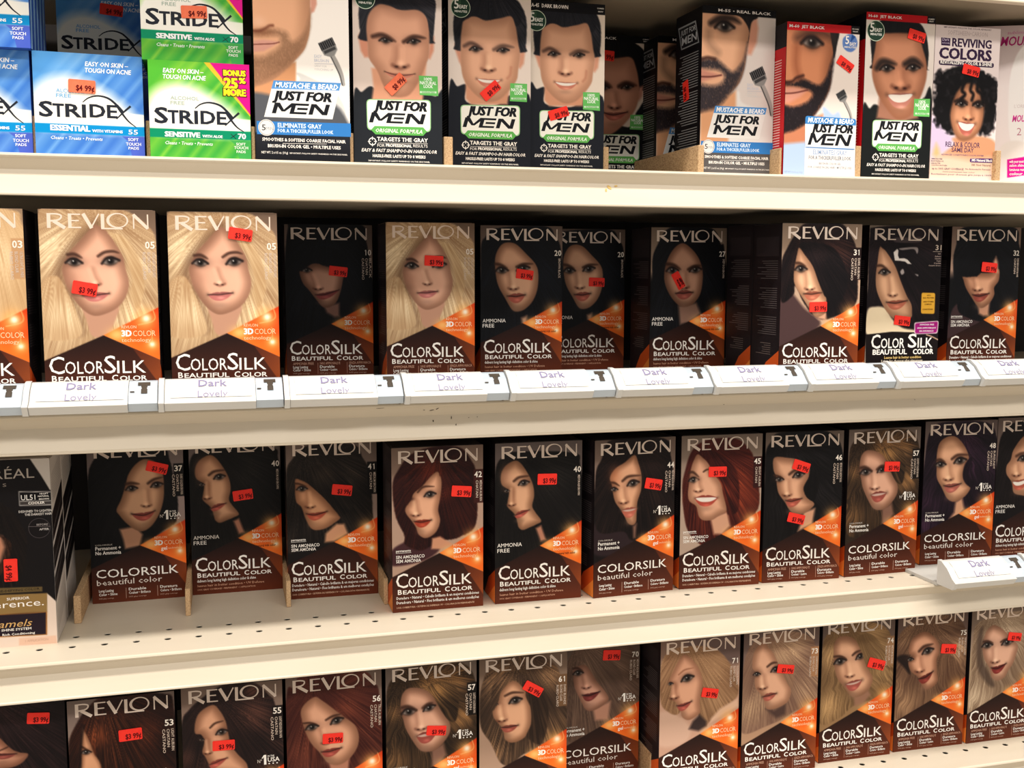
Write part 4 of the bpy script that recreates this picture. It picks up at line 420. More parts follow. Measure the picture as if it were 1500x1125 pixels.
  let=[('badge',[('p',[(748,1011),(957,1009),(955,1221),(744,1219)],(104,190,98)),('p',[(760,1177),(945,1173),(945,1194),(761,1198)],(206,236,200)),('t','100%',806.14,898.19,1060.47,32.37,(244,252,240),0.024,0,0),('t','NATURAL',760.33,944.51,1102.14,34.53,(244,252,240),0.03,0,0),('t','LOOK',802.17,906.86,1139.59,34.53,(244,252,240),0.03,0,0),('t','GUARANTEED',781.42,928.06,1194.89,17.26,(90,160,86),0.018,0,0)]),('badge',[('c',147.62,178.6,0.0,116.11,(206,222,200)),('c',147.62,178.6,0.0,109.14,(34,62,48)),('p',[(148,179),(91,98),(148,78),(148,179)],(52,84,62)),('t','5',69.58,126.92,192.67,98.69,(244,246,238),0.02,0,0),('t','EASY',131.5,230.46,189.49,39.48,(244,246,238),0.03,0,0),('t','MINUTES',76.29,225.75,234.95,23.22,(244,246,238),0.03,0,0)]),('lettering',[('qr',[(141,1286),(871,1266),(869,1625),(146,1627)],50.95,(150,200,140)),('qr',[(150,1295),(861,1276),(859,1615),(156,1617)],47.03,(244,242,232)),('t','JUST FOR',217.79,825.98,1396.7,97.97,(22,24,30),0.06,0.25,0),('men',166.89,812.91,1541.32,113.65,(22,24,30)),('p',[(230,1578),(780,1573),(824,1619),(780,1667),(240,1670),(190,1622)],(96,176,84)),('t','ORIGINAL FORMULA',240.54,771.77,1644.59,41.15,(244,248,236),0.02,0.25,0),('c',203.85,1748.95,33.31,43.11,(246,240,232)),('p',[(153,1747),(188,1746),(188,1753),(153,1755)],(246,240,232)),('p',[(220,1745),(255,1743),(255,1751),(220,1752)],(246,240,232)),('p',[(201,1695),(208,1695),(208,1733),(200,1734)],(246,240,232)),('p',[(200,1765),(208,1764),(207,1803),(199,1803)],(246,240,232)),('t','TARGETS THE GRAY',255.23,833.87,1740.59,43.11,(246,240,232),0.03,0,0),('p',[(263,1761),(830,1752),(830,1756),(263,1764)],(246,240,232)),('t','FOR',258.5,341.74,1804.9,31.35,(246,240,232),0.0,0,0),('t','PROFESSIONAL',353.66,651.63,1801.36,31.35,(246,240,232),0.04,0,0),('t','RESULTS',665.72,829.43,1797.48,31.35,(246,240,232),0.0,0,0),('t','EASY & FAST SHAMPOO-IN HAIRCOLOR',80.39,936.84,1861.72,35.27,(246,240,232),0.02,0.25,0),('t','HASSLE-FREE: LASTS UP TO 8 WEEKS',205.72,806.33,1920.31,31.35,(246,240,232),0.03,0,0),('t','IMPORTANT: FOLLOW SAFETY WARNINGS ON THE SIDE PANEL',157.76,854.78,1967.21,15.68,(246,240,232),0.01,0,0)])]),
 'jdb': dict(hv=2115,bg=(232,218,204),base='j2',rev=None,ops=[['q',[(-10,-10),(1010,-10),(1010,128),(-10,128)],(16,16,22)]],
  let=[('badge',[('p',[(716,1088),(940,1083),(945,1310),(718,1302)],(104,190,98)),('p',[(731,1258),(928,1254),(929,1276),(731,1280)],(206,236,200)),('t','100%',778.78,877.43,1138.71,33.86,(244,252,240),0.024,0,0),('t','NATURAL',730.03,927.4,1181.43,36.12,(244,252,240),0.03,0,0),('t','LOOK',775.16,887.35,1219.81,36.12,(244,252,240),0.03,0,0),('t','GUARANTEED',753.37,910.51,1276.5,18.06,(90,160,86),0.018,0,0)]),('badge',[('c',96.7,247.63,0.0,125.82,(206,222,200)),('c',96.7,247.63,0.0,118.27,(34,62,48)),('p',[(97,248),(34,161),(96,140),(97,248)],(52,84,62)),('t','5',12.33,74.38,262.48,106.94,(244,246,238),0.02,0,0),('t','EASY',79.36,186.47,259.28,42.78,(244,246,238),0.03,0,0),('t','MINUTES',19.98,181.74,307.53,25.16,(244,246,238),0.03,0,0)]),('shade_lettering',[('t','A-45  DARK BROWN',30,510,84.48,43.52,(236,230,226),0.02,0,0)]),('shade_lettering',[('t','COMBED',895,985,57.6,15,(246,240,232),0.01,0,0),('t','GRAY',905,975,96.0,15,(246,240,232),0.01,0,0)]),('lettering',[('qr',[(141,1334),(871,1314),(869,1673),(146,1675)],50.95,(150,200,140)),('qr',[(150,1343),(861,1324),(859,1663),(156,1665)],47.03,(244,242,232)),('t','JUST FOR',217.79,825.98,1444.7,97.97,(22,24,30),0.06,0.25,0),('men',166.89,812.91,1589.32,113.65,(22,24,30)),('p',[(230,1626),(780,1621),(824,1667),(780,1715),(240,1718),(190,1670)],(96,176,84)),('t','ORIGINAL FORMULA',240.54,771.77,1692.59,41.15,(244,248,236),0.02,0.25,0),('c',203.85,1796.95,33.31,43.11,(246,240,232)),('p',[(153,1795),(188,1794),(188,1801),(153,1803)],(246,240,232)),('p',[(220,1793),(255,1791),(255,1799),(220,1800)],(246,240,232)),('p',[(201,1743),(208,1743),(208,1781),(200,1782)],(246,240,232)),('p',[(200,1813),(208,1812),(207,1851),(199,1851)],(246,240,232)),('t','TARGETS THE GRAY',255.23,833.87,1788.59,43.11,(246,240,232),0.03,0,0),('p',[(263,1809),(830,1800),(830,1804),(263,1812)],(246,240,232)),('t','FOR',258.5,341.74,1852.9,31.35,(246,240,232),0.0,0,0),('t','PROFESSIONAL',353.66,651.63,1849.36,31.35,(246,240,232),0.04,0,0),('t','RESULTS',665.72,829.43,1845.48,31.35,(246,240,232),0.0,0,0),('t','EASY & FAST SHAMPOO-IN HAIRCOLOR',80.39,936.84,1909.72,35.27,(246,240,232),0.02,0.25,0),('t','HASSLE-FREE: LASTS UP TO 8 WEEKS',205.72,806.33,1968.31,31.35,(246,240,232),0.03,0,0),('t','IMPORTANT: FOLLOW SAFETY WARNINGS ON THE SIDE PANEL',157.76,854.78,2015.21,15.68,(246,240,232),0.01,0,0)])]),
 'jblk': dict(hv=2045,bg=(222,206,190),base=None,rev=None,ops=[['f',[[-238,1089],[157,1048],[696,1238],[829,1009],[1005,977],[1076,2614],[-226,2631]],(20,22,26),10.7],['h',[[-218,299],[-116,77],[198,-14],[611,35],[869,143],[932,274],[917,608],[851,735],[-111,657]],(14,14,18),(44,42,46),[408,-220],40,[],0.0],['f',[[918,658],[900,807],[854,871],[826,835],[850,686]],(196,140,120),21.3,1,False],['face',[[-47,411],[216,337],[495,310],[722,286],[806,429],[850,636],[853,809],[814,960],[735,1087],[602,1229],[428,1347],[214,1354],[27,1238],[-108,900],[-137,658]],(216,160,134),0.1,0.18,13.3],['e',326,710,146.5,4,0.34],['e',675,688,153.1,-4,0.34],['b',[[206,667],[325,649],[446,704]],53.3],['b',[[553,687],[660,639],[809,663]],50.6],['n',[474,801],[490,973],186.4,1],['l',[330,1048],[478,1072],[686,1027],26.6,79.9,(176,104,90)],['q',[(-10,-10),(1010,-10),(1010,92),(-10,92)],(12,12,16)]],
  let=[('badge',[('p',[(728,1065),(941,1057),(942,1266),(721,1264)],(104,190,98)),('p',[(743,1224),(931,1221),(931,1241),(743,1243)],(206,236,200)),('t','100%',788.07,882.04,1112.55,31.95,(244,252,240),0.024,0,0),('t','NATURAL',741.82,929.81,1152.34,34.08,(244,252,240),0.03,0,0),('t','LOOK',785.0,891.85,1188.11,34.08,(244,252,240),0.03,0,0),('t','GUARANTEED',764.51,914.16,1240.91,17.04,(90,160,86),0.018,0,0)]),('shade_lettering',[('t','H-55  BLACK',30,510,60.72,31.28,(236,230,226),0.02,0,0)]),('shade_lettering',[('t','COMBED',895,985,41.4,15,(246,240,232),0.01,0,0),('t','GRAY',905,975,69.0,15,(246,240,232),0.01,0,0)]),('lettering',[('qr',[(141,1348),(871,1328),(869,1687),(146,1689)],50.95,(150,200,140)),('qr',[(150,1357),(861,1338),(859,1677),(156,1679)],47.03,(244,242,232)),('t','JUST FOR',217.79,825.98,1458.7,97.97,(22,24,30),0.06,0.25,0),('men',166.89,812.91,1603.32,113.65,(22,24,30)),('p',[(230,1640),(780,1635),(824,1681),(780,1729),(240,1732),(190,1684)],(96,176,84)),('t','ORIGINAL FORMULA',240.54,771.77,1706.59,41.15,(244,248,236),0.02,0.25,0),('c',203.85,1810.95,33.31,43.11,(246,240,232)),('p',[(153,1809),(188,1808),(188,1815),(153,1817)],(246,240,232)),('p',[(220,1807),(255,1805),(255,1813),(220,1814)],(246,240,232)),('p',[(201,1757),(208,1757),(208,1795),(200,1796)],(246,240,232)),('p',[(200,1827),(208,1826),(207,1865),(199,1865)],(246,240,232)),('t','TARGETS THE GRAY',255.23,833.87,1802.59,43.11,(246,240,232),0.03,0,0),('p',[(263,1823),(830,1814),(830,1818),(263,1826)],(246,240,232)),('t','FOR',258.5,341.74,1866.9,31.35,(246,240,232),0.0,0,0),('t','PROFESSIONAL',353.66,651.63,1863.36,31.35,(246,240,232),0.04,0,0),('t','RESULTS',665.72,829.43,1859.48,31.35,(246,240,232),0.0,0,0),('t','EASY & FAST SHAMPOO-IN HAIRCOLOR',80.39,936.84,1923.72,35.27,(246,240,232),0.02,0.25,0),('t','HASSLE-FREE: LASTS UP TO 8 WEEKS',205.72,806.33,1982.31,31.35,(246,240,232),0.03,0,0),('t','IMPORTANT: FOLLOW SAFETY WARNINGS ON THE SIDE PANEL',157.76,854.78,2029.21,15.68,(246,240,232),0.01,0,0)])]),
 'jm55': dict(hv=2029,bg=(222,212,206),base=None,rev=None,ops=[['f',[[475,990],[570,1131],[939,1260],[1107,1669],[2,1707],[-10,1184]],(232,228,224),14.9],['f',[[-10,1184],[475,990],[481,1188],[379,1298],[388,1628],[0,1641]],(222,168,128),23.8,1,False],['f',[[735,99],[762,227],[744,398],[673,547],[613,550],[617,172]],(216,160,136),23.8,1,False],['face',[[-287,-85],[445,-88],[658,52],[651,300],[612,524],[587,709],[518,896],[386,1034],[270,1145],[109,1231],[-258,1260]],(234,184,150),-0.05,0.2],['h',[[405,70],[540,125],[634,262],[624,406],[662,169],[750,98],[717,22],[448,15]],(22,20,24),(60,54,56),[443,-140],30,[],0.0],['beard',[[616,406],[599,603],[560,789],[474,951],[372,1061],[271,1171],[124,1243],[-170,1256],[-177,932],[146,942],[278,896],[306,816],[200,756],[-181,752],[-184,649],[79,621],[212,626],[348,722],[439,756],[555,632],[596,499]],(62,54,58),1.15,53.5],['e',298,238,223.1,4,0.42],['b',[[113,206],[243,139],[406,134],[512,179]],68.4,(40,30,28)],['s_',[[86,310],[96,439],[210,548]],89.2,(145,114,93),0.5],['s_',[[-184,649],[-9,639],[79,614],[182,628]],35.7,(70,40,32),0.8],['f',[[-181,790],[-6,755],[276,815],[173,849],[-2,910],[-177,932]],(206,146,128),23.8,1,False],['s_',[[-180,839],[-4,845],[143,838],[269,813]],16.4,(90,44,40),0.9],['brush',[771,778],[999,1218]],['q',[(-10,-10),(1010,-10),(1010,92),(-10,92)],(14,14,18)],['grad',[(-10,1730),(1010,1722),(1010,2039),(-10,2039)],(96,92,92),(112,108,106),[(0,1770),(0,2029)]]],
  let=[('shade_lettering',[('t','M-55 • REAL BLACK',210,930,60.72,31.28,(236,230,226),0.02,0,0)]),('lettering',[('p',[(199,1183),(909,1177),(813,1564),(92,1566)],(236,234,230)),('p',[(199,1183),(909,1177),(889,1259),(175,1270)],(84,146,208)),('t','MUSTACHE & BEARD',211.56,879.79,1252.83,54.72,(246,248,250),0.03,0.2,0),('t','JUST FOR',179.46,806.29,1382.16,91.19,(22,24,30),0.06,0.25,0),('men',172.79,788.91,1524.7,113.08,(22,24,30)),('p',[(14,1612),(1007,1601),(1009,1744),(15,1748)],(52,124,196)),('c',114.72,1676.57,0.0,85.72,(232,228,222)),('c',114.72,1676.57,72.95,78.43,(150,150,150)),('t','5',66.61,106.79,1705.12,58.36,(40,44,54),0.01,0,0),('t','MIN',114.11,183.71,1702.91,32.83,(150,156,166),0,0,0),('t','ELIMINATES GRAY',232.01,696.32,1669.53,45.6,(216,234,248),0.03,0,0),('t','FOR A THICKER,FULLER LOOK',230.92,819.7,1721.13,36.48,(216,234,248),0.03,0,0),('t','SMOOTHES & SOFTENS COARSE FACIAL HAIR',67.61,950.97,1814.54,32.83,(246,240,232),0.03,0,0),('t','BRUSH-IN COLOR GEL • MULTIPLE USES',124.68,896.76,1881.44,32.83,(246,240,232),0.03,0,0),('t','NET WT. 2 x 0.5 oz. (14 g)',57.46,333.36,1946.66,23.71,(246,240,232),0.01,0,0),('t','IMPORTANT: FOLLOW SAFETY WARNINGS ON THE SIDE PANEL',351.81,968.05,1944.04,14.59,(246,240,232),0.01,0,0),('p',[(280,1835),(746,1827),(746,1831),(280,1839)],(246,240,232))]),('lettering',[('t','EASY',630.61,708.83,927.0,32.83,(190,196,214),0,0,0),('t','BRUSH-IN',629.84,782.86,969.15,32.83,(190,196,214),0,0,0),('p',[(630,986),(835,981),(835,985),(630,990)],(176,180,196)),('t','GREAT FOR',628.93,759.55,1021.23,21.89,(206,206,206),0,0,0),('t','TOUCHING UP',628.28,826.44,1056.36,21.89,(206,206,206),0,0,0)])]),
 'jm55b': dict(hv=1951,bg=(180,160,150),base='jm55',rev=None,ops=[['q',[(-10,-10),(1010,-10),(1010,92),(-10,92)],(14,14,18)],['grad',[(-10,1744),(1010,1736),(1010,1961),(-10,1961)],(96,92,92),(112,108,106),[(0,1784),(0,1951)]]],
  let=[('shade_lettering',[('t','M-55 • REAL BLACK',210,930,60.72,31.28,(236,230,226),0.02,0,0)]),('lettering',[('p',[(199,1197),(909,1191),(813,1578),(92,1580)],(236,234,230)),('p',[(199,1197),(909,1191),(889,1273),(175,1284)],(84,146,208)),('t','MUSTACHE & BEARD',211.56,879.79,1266.83,54.72,(246,248,250),0.03,0.2,0),('t','JUST FOR',179.46,806.29,1396.16,91.19,(22,24,30),0.06,0.25,0),('men',172.79,788.91,1538.7,113.08,(22,24,30)),('p',[(14,1626),(1007,1615),(1009,1758),(15,1762)],(52,124,196)),('c',114.72,1690.57,0.0,85.72,(232,228,222)),('c',114.72,1690.57,72.95,78.43,(150,150,150)),('t','5',66.61,106.79,1719.12,58.36,(40,44,54),0.01,0,0),('t','MIN',114.11,183.71,1716.91,32.83,(150,156,166),0,0,0),('t','ELIMINATES GRAY',232.01,696.32,1683.53,45.6,(216,234,248),0.03,0,0),('t','FOR A THICKER,FULLER LOOK',230.92,819.7,1735.13,36.48,(216,234,248),0.03,0,0),('t','SMOOTHES & SOFTENS COARSE FACIAL HAIR',67.61,950.97,1828.54,32.83,(246,240,232),0.03,0,0),('t','BRUSH-IN COLOR GEL • MULTIPLE USES',124.68,896.76,1895.44,32.83,(246,240,232),0.03,0,0),('t','NET WT. 2 x 0.5 oz. (14 g)',57.46,333.36,1960.66,23.71,(246,240,232),0.01,0,0),('t','IMPORTANT: FOLLOW SAFETY WARNINGS ON THE SIDE PANEL',351.81,968.05,1958.04,14.59,(246,240,232),0.01,0,0),('p',[(280,1849),(746,1841),(746,1845),(280,1853)],(246,240,232))]),('lettering',[('t','EASY',630.61,708.83,941.0,32.83,(190,196,214),0,0,0),('t','BRUSH-IN',629.84,782.86,983.15,32.83,(190,196,214),0,0,0),('p',[(630,1000),(835,995),(835,999),(630,1004)],(176,180,196)),('t','GREAT FOR',628.93,759.55,1035.23,21.89,(206,206,206),0,0,0),('t','TOUCHING UP',628.28,826.44,1070.36,21.89,(206,206,206),0,0,0)])]),
 'jm60': dict(hv=1845,bg=(234,222,214),base=None,rev=None,ops=[['f',[[521,1005],[662,1078],[786,1127],[918,2062],[-59,2082],[-79,1462],[535,1348]],(186,206,236),18.0],['f',[[-26,1263],[524,1084],[532,1269],[325,1422],[-20,1460]],(206,138,104),24.1,1,False],['face',[[-288,7],[379,44],[683,78],[675,274],[638,473],[618,737],[534,925],[418,1088],[272,1225],[79,1298],[-248,1297]],(214,146,108),-0.15,0.26],['h',[[591,70],[713,63],[689,247],[657,393],[630,277]],(30,26,28),(60,52,50),[647,-51],20,[],0.0],['beard',[[663,340],[642,578],[604,790],[519,952],[404,1102],[257,1226],[80,1311],[-85,1304],[-94,1004],[114,1008],[307,935],[363,827],[166,771],[-102,757],[-104,718],[104,721],[222,663],[450,731],[553,634],[607,474]],(40,32,36),1.35,45.1],['e',341,234,255.7,6,0.42],['s_',[[145,187],[277,128],[457,104],[594,148]],75.2,(70,44,36),0.75,60.2],['s_',[[135,304],[134,499],[177,653]],90.2,(150,84,56),0.55],['s_',[[-104,725],[74,710],[147,661],[236,630]],33.1,(60,30,26),0.85],['f',[[-101,796],[106,773],[302,801],[200,887],[53,965],[-95,984]],(222,160,140),24.1,1,False],['s_',[[-99,858],[109,844],[302,801]],16.5,(100,48,42),0.9],['g',871,208,99.3,120.3,(88,124,190),0],['f',[[770,164],[821,115],[882,100],[945,128],[975,198],[958,265],[899,312],[829,305],[774,255]],(104,136,194),7.5],['q',[[871,207],[894,102],[945,128]],(40,84,150)],['brush',[774,835],[940,1107]],['q',[(-10,-10),(1010,-10),(1010,98),(-10,98)],(196,28,36)],['q',[(880,-10),(1010,-10),(1010,98),(880,98)],(24,22,26)]],
  let=[('shade_lettering',[('t','M-60  JET BLACK',30,510,64.68,33.32,(236,230,226),0.02,0,0)]),('shade_lettering',[('t','FOR COARSE',895,985,44.1,15,(246,240,232),0.01,0,0),('t','FACIAL HAIR',905,975,73.5,15,(246,240,232),0.01,0,0)]),('lettering',[('qr',[(285,1110),(995,1121),(996,1501),(289,1493)],33.93,(60,130,196)),('p',[(284,1208),(994,1203),(996,1488),(294,1484)],(238,236,232)),('t','MUSTACHE & BEARD',319.7,967.64,1187.85,58.16,(244,246,250),0.03,0.2,0),('t','JUST FOR',365.28,957.4,1300.71,96.93,(22,24,30),0.06,0.25,0),('men',326.88,944.33,1458.32,140.55,(22,24,30)),('p',[(289,1497),(996,1505),(1006,1844),(297,1840)],(236,230,228)),('t','ELIMINATES GRAY',406.97,883.96,1571.97,55.73,(140,168,206),0.01,0,0),('t','FOR A THICKER,FULLER LOOK',347.98,941.59,1633.41,43.62,(120,124,132),0.02,0,0),('t','BRUSH-IN COLOR GEL',492.54,799.28,1694.8,26.66,(120,124,132),0.01,0,0),('t','FOR COARSE FACIAL HAIR • MULTIPLE USES',342.12,956.14,1741.16,26.66,(120,124,132),0.01,0,0),('t','NET WT. 2 x 0.5 oz. (14 g)',18.7,268.55,1804.83,21.81,(170,180,196),0,0,0),('t','5',804.37,856.29,219.54,93.25,(246,240,232),0.02,0,0),('t','EASY',866.39,958.33,237.27,39.1,(246,240,232),0.02,0,0),('t','MINUTES',794.27,959.55,268.15,21.06,(246,240,232),0.02,0,0)])]),
 'jh60': dict(hv=2045,bg=(232,222,214),base=None,rev=None,ops=[['f',[[-11,1249],[96,1177],[204,1132],[548,1335],[794,1107],[886,1008],[1000,1016],[1149,2906],[45,2914]],(26,30,30),12.6],['f',[[224,1050],[208,1213],[196,1295],[548,1335],[802,1271],[791,1053]],(170,122,100),25.3,1,False],['h',[[90,520],[71,334],[100,213],[219,86],[485,36],[742,81],[861,208],[914,421],[912,638],[869,668],[137,691],[103,626]],(22,22,26),(46,44,46),[457,-221],30,[],0.0],['face',[[181,275],[368,237],[574,225],[750,242],[840,425],[897,585],[905,748],[865,913],[793,1080],[704,1234],[578,1293],[465,1284],[332,1167],[215,1023],[128,839],[105,679],[135,464]],(210,150,118),-0.1,0.2,14.2],['e',318,675,173.9,0,0.34],['e',699,649,173.9,0,0.34],['b',[[176,676],[258,591],[449,615]],69.5,(36,28,26)],['b',[[577,608],[702,554],[834,615]],69.5,(36,28,26)],['n',[510,713],[527,895],268.7,1,1.0],['l',[333,998],[532,999],[731,971],31.6,110.6,(200,136,120),0.75],['q',[(-10,-10),(1010,-10),(1010,92),(-10,92)],(190,24,34)],['q',[(880,-10),(1010,-10),(1010,92),(880,92)],(24,22,26)]],
  let=[('badge',[('p',[(735,1032),(969,1022),(971,1247),(736,1248)],(104,190,98)),('p',[(758,1203),(964,1200),(966,1221),(759,1225)],(206,236,200)),('t','100%',803.35,906.47,1082.91,37.44,(244,252,240),0.024,0,0),('t','NATURAL',754.11,960.42,1126.0,39.93,(244,252,240),0.03,0,0),('t','LOOK',802.82,920.1,1164.73,39.93,(244,252,240),0.03,0,0),('t','GUARANTEED',782.31,946.59,1221.93,19.97,(90,160,86),0.018,0,0)]),('badge',[('c',139.52,223.92,0.0,126.44,(206,222,200)),('c',139.52,223.92,0.0,118.86,(34,62,48)),('p',[(140,224),(73,145),(135,125),(140,224)],(52,84,62)),('t','5',55.2,117.53,237.7,107.48,(244,246,238),0.02,0,0),('t','EASY',122.61,230.19,234.5,42.99,(244,246,238),0.03,0,0),('t','MINUTES',64.65,227.12,278.87,25.29,(244,246,238),0.03,0,0)]),('shade_lettering',[('t','H-60  JET BLACK',30,510,60.72,31.28,(236,230,226),0.02,0,0)]),('shade_lettering',[('t','COMBED',895,985,41.4,15,(246,240,232),0.01,0,0),('t','GRAY',905,975,69.0,15,(246,240,232),0.01,0,0)]),('lettering',[('qr',[(141,1316),(871,1296),(869,1655),(146,1657)],50.95,(150,200,140)),('qr',[(150,1325),(861,1306),(859,1645),(156,1647)],47.03,(244,242,232)),('t','JUST FOR',217.79,825.98,1426.7,97.97,(22,24,30),0.06,0.25,0),('men',166.89,812.91,1571.32,113.65,(22,24,30)),('p',[(230,1608),(780,1603),(824,1649),(780,1697),(240,1700),(190,1652)],(96,176,84)),('t','ORIGINAL FORMULA',240.54,771.77,1674.59,41.15,(244,248,236),0.02,0.25,0),('c',203.85,1778.95,33.31,43.11,(246,240,232)),('p',[(153,1777),(188,1776),(188,1783),(153,1785)],(246,240,232)),('p',[(220,1775),(255,1773),(255,1781),(220,1782)],(246,240,232)),('p',[(201,1725),(208,1725),(208,1763),(200,1764)],(246,240,232)),('p',[(200,1795),(208,1794),(207,1833),(199,1833)],(246,240,232)),('t','TARGETS THE GRAY',255.23,833.87,1770.59,43.11,(246,240,232),0.03,0,0),('p',[(263,1791),(830,1782),(830,1786),(263,1794)],(246,240,232)),('t','FOR',258.5,341.74,1834.9,31.35,(246,240,232),0.0,0,0),('t','PROFESSIONAL',353.66,651.63,1831.36,31.35,(246,240,232),0.04,0,0),('t','RESULTS',665.72,829.43,1827.48,31.35,(246,240,232),0.0,0,0),('t','EASY & FAST SHAMPOO-IN HAIRCOLOR',80.39,936.84,1891.72,35.27,(246,240,232),0.02,0.25,0),('t','HASSLE-FREE: LASTS UP TO 8 WEEKS',205.72,806.33,1950.31,31.35,(246,240,232),0.03,0,0),('t','IMPORTANT: FOLLOW SAFETY WARNINGS ON THE SIDE PANEL',157.76,854.78,1997.21,15.68,(246,240,232),0.01,0,0)])]),
 'jrc': dict(hv=1996,bg=(232,218,216),base=None,rev=None,ops=[['f',[[-28,1178],[282,1365],[374,1471],[192,1694],[1,1718]],(214,196,222),64.3],['f',[[350,1435],[366,1525],[211,1639],[173,1731],[740,1789],[1023,1725],[1009,1486],[784,1402]],(220,160,124),21.4],['f',[[190,1658],[736,1715],[1021,1689],[1034,1892],[13,1954],[2,1754]],(236,206,184),64.3],['curls',[[19,657],[130,545],[363,497],[665,500],[887,561],[999,682],[1019,1009],[995,1266],[892,1380],[761,1385],[492,1267],[348,1399],[152,1351],[4,1177],[1,908]],(16,14,17),(52,48,52),72.9,55.7],['face',[[526,723],[680,752],[776,910],[800,1128],[756,1312],[654,1425],[504,1475],[393,1434],[310,1291],[279,1112],[342,893],[422,781]],(218,160,124),-0.1,0.26,19.3],['e',445,997,150.1,6,0.36],['e',705,1001,150.1,6,0.36],['b',[[346,965],[441,939],[541,975]],38.6,(36,26,24)],['b',[[628,986],[713,953],[790,964]],34.3,(36,26,24)],['n',[566,1046],[563,1182],171.5,1],['l',[393,1225],[535,1256],[676,1242],25.7,98.6,(190,110,96),0.8],['s_',[[482,707],[445,816],[491,868],[441,925]],47.2,(20,16,18),0.95,17.2],['s_',[[591,720],[575,811],[621,863],[604,936]],42.9,(20,16,18),0.95,17.2],['s_',[[690,733],[683,806],[751,857],[780,965]],51.5,(20,16,18),0.95,17.2],['f',[[86,1516],[48,1608],[40,1662],[96,1697],[147,1659],[133,1587]],(220,190,140),34.3,1,False]],
  let=[('lettering',[('t','IMPORTANT: FOLLOW THE COLOR ADVISORY',123.96,854.73,33.29,19.3,(120,104,110),0.02,0,0),('t','SOFTSHEEN•CARSON',188.2,798.29,114.97,55.75,(196,178,178),0.0,0,0),('p',[(88,159),(229,162),(230,258),(94,258)],(52,30,62)),('t','Dark',107.52,213.48,197.94,34.31,(190,176,200),0.01,0,0),('t','and Lovely',105.19,219.66,233.33,19.3,(190,176,200),0.01,0,0),('t','REVIVING',257.95,868.15,261.13,102.92,(52,30,62),0.035,0,0),('t','COLORS',68.69,877.7,419.98,132.94,(52,30,62),0.045,0,0),('qr',[(66,448),(919,444),(918,505),(73,508)],30.02,(52,30,62)),('t','REVITALIZING COLOR & SHINE',93.27,890.99,488.96,42.88,(246,240,232),0.03,0,0),('t','RELAX & COLOR',227.96,761.27,1554.04,64.32,(88,60,92),0.01,0,0),('t','SAME DAY',326.19,668.93,1619.64,55.75,(88,60,92),0.01,0,0),('t','ADVANCED CONDITIONING COLOR SYSTEM',169.64,824.98,1667.13,19.3,(130,104,130),0.01,0,0),('qr',[(617,1697),(999,1689),(1003,1748),(615,1748)],25.73,(74,34,106)),('t','385 Natural Black',641.2,970.56,1735.25,34.31,(246,240,232),0.03,0,0),('t','385 Noir Naturel',644.58,947.62,1794.4,27.87,(150,110,100),0.01,0,0),('t','AMMONIA FREE',18.15,189.34,1725.89,17.15,(120,104,120),0.01,0,0),('t','MOISTURIZING OIL',19.66,212.38,1754.59,17.15,(120,104,120),0.01,0,0),('t','SHEA BUTTER',21.17,162.41,1784.33,17.15,(120,104,120),0.01,0,0),('t','COLOR WITH OIL MOISTURIZERS',22.5,266.97,1808.33,15.01,(120,104,120),0.01,0,0),('t','up to 100% GRAY COVERAGE',37.97,525.24,1855.71,25.73,(120,100,116),0.01,0,0),('t','No Ammonia,No Peroxide',551.57,946.32,1847.19,19.3,(130,110,126),0.01,0,0),('t','Semi-permanent hair color',202.82,701.95,1887.87,15.01,(140,120,130),0.01,0,0),('t','Revitalisant pour cheveux gris jusqu à 100%',28.94,968.23,1923.37,19.3,(130,110,126),0.01,0,0)])]),
 'padb': dict(hv=982,bg=(96,166,222),base=None,rev=None,ops=[['grad',[(-10,-10),(1010,-10),(1010,992),(-10,992)],(96,166,222),(64,116,204),[(0,0),(900,982)]],['s_',[(-360,1042),(180,343.7),(540,-80)],60,(164,206,240),0.5,30.0],['s_',[(-230,1042),(310,343.7),(670,-80)],34,(164,206,240),0.5,17.0],['s_',[(-120,1042),(420,343.7),(780,-80)],80,(164,206,240),0.35,40.0],['s_',[(50,1042),(590,343.7),(950,-80)],30,(164,206,240),0.5,15.0],['s_',[(180,1042),(720,343.7),(1080,-80)],70,(164,206,240),0.3,35.0],['s_',[(340,1042),(880,343.7),(1240,-80)],40,(164,206,240),0.4,20.0],['s_',[(480,1042),(1020,343.7),(1380,-80)],60,(164,206,240),0.3,30.0],['s_',[(-480,1042),(60,343.7),(420,-80)],90,(164,206,240),0.4,45.0],['s_',[(640,1042),(1180,343.7),(1540,-80)],80,(164,206,240),0.4,40.0],['s_',[(820,1042),(1360,343.7),(1720,-80)],50,(164,206,240),0.4,25.0],['f',[(-60,707.04),(-20,412.44),(110,265.14000000000004),(330,216.04),(560,294.59999999999997),(800,451.72),(1010,667.7600000000001),(1060,736.5)],(246,244,236),60],['f',[(-10,661),(-10,561),(400,531),(1010,561),(1010,675),(-10,675)],(246,244,236),6,0.9,False],['q',[(-10,681),(1010,681),(1010,770),(-10,770)],(0,152,214)],['f',[(790,778),(1010,778),(1010,992),(880,992),(850,830)],(84,104,200),4,0.9,False]],
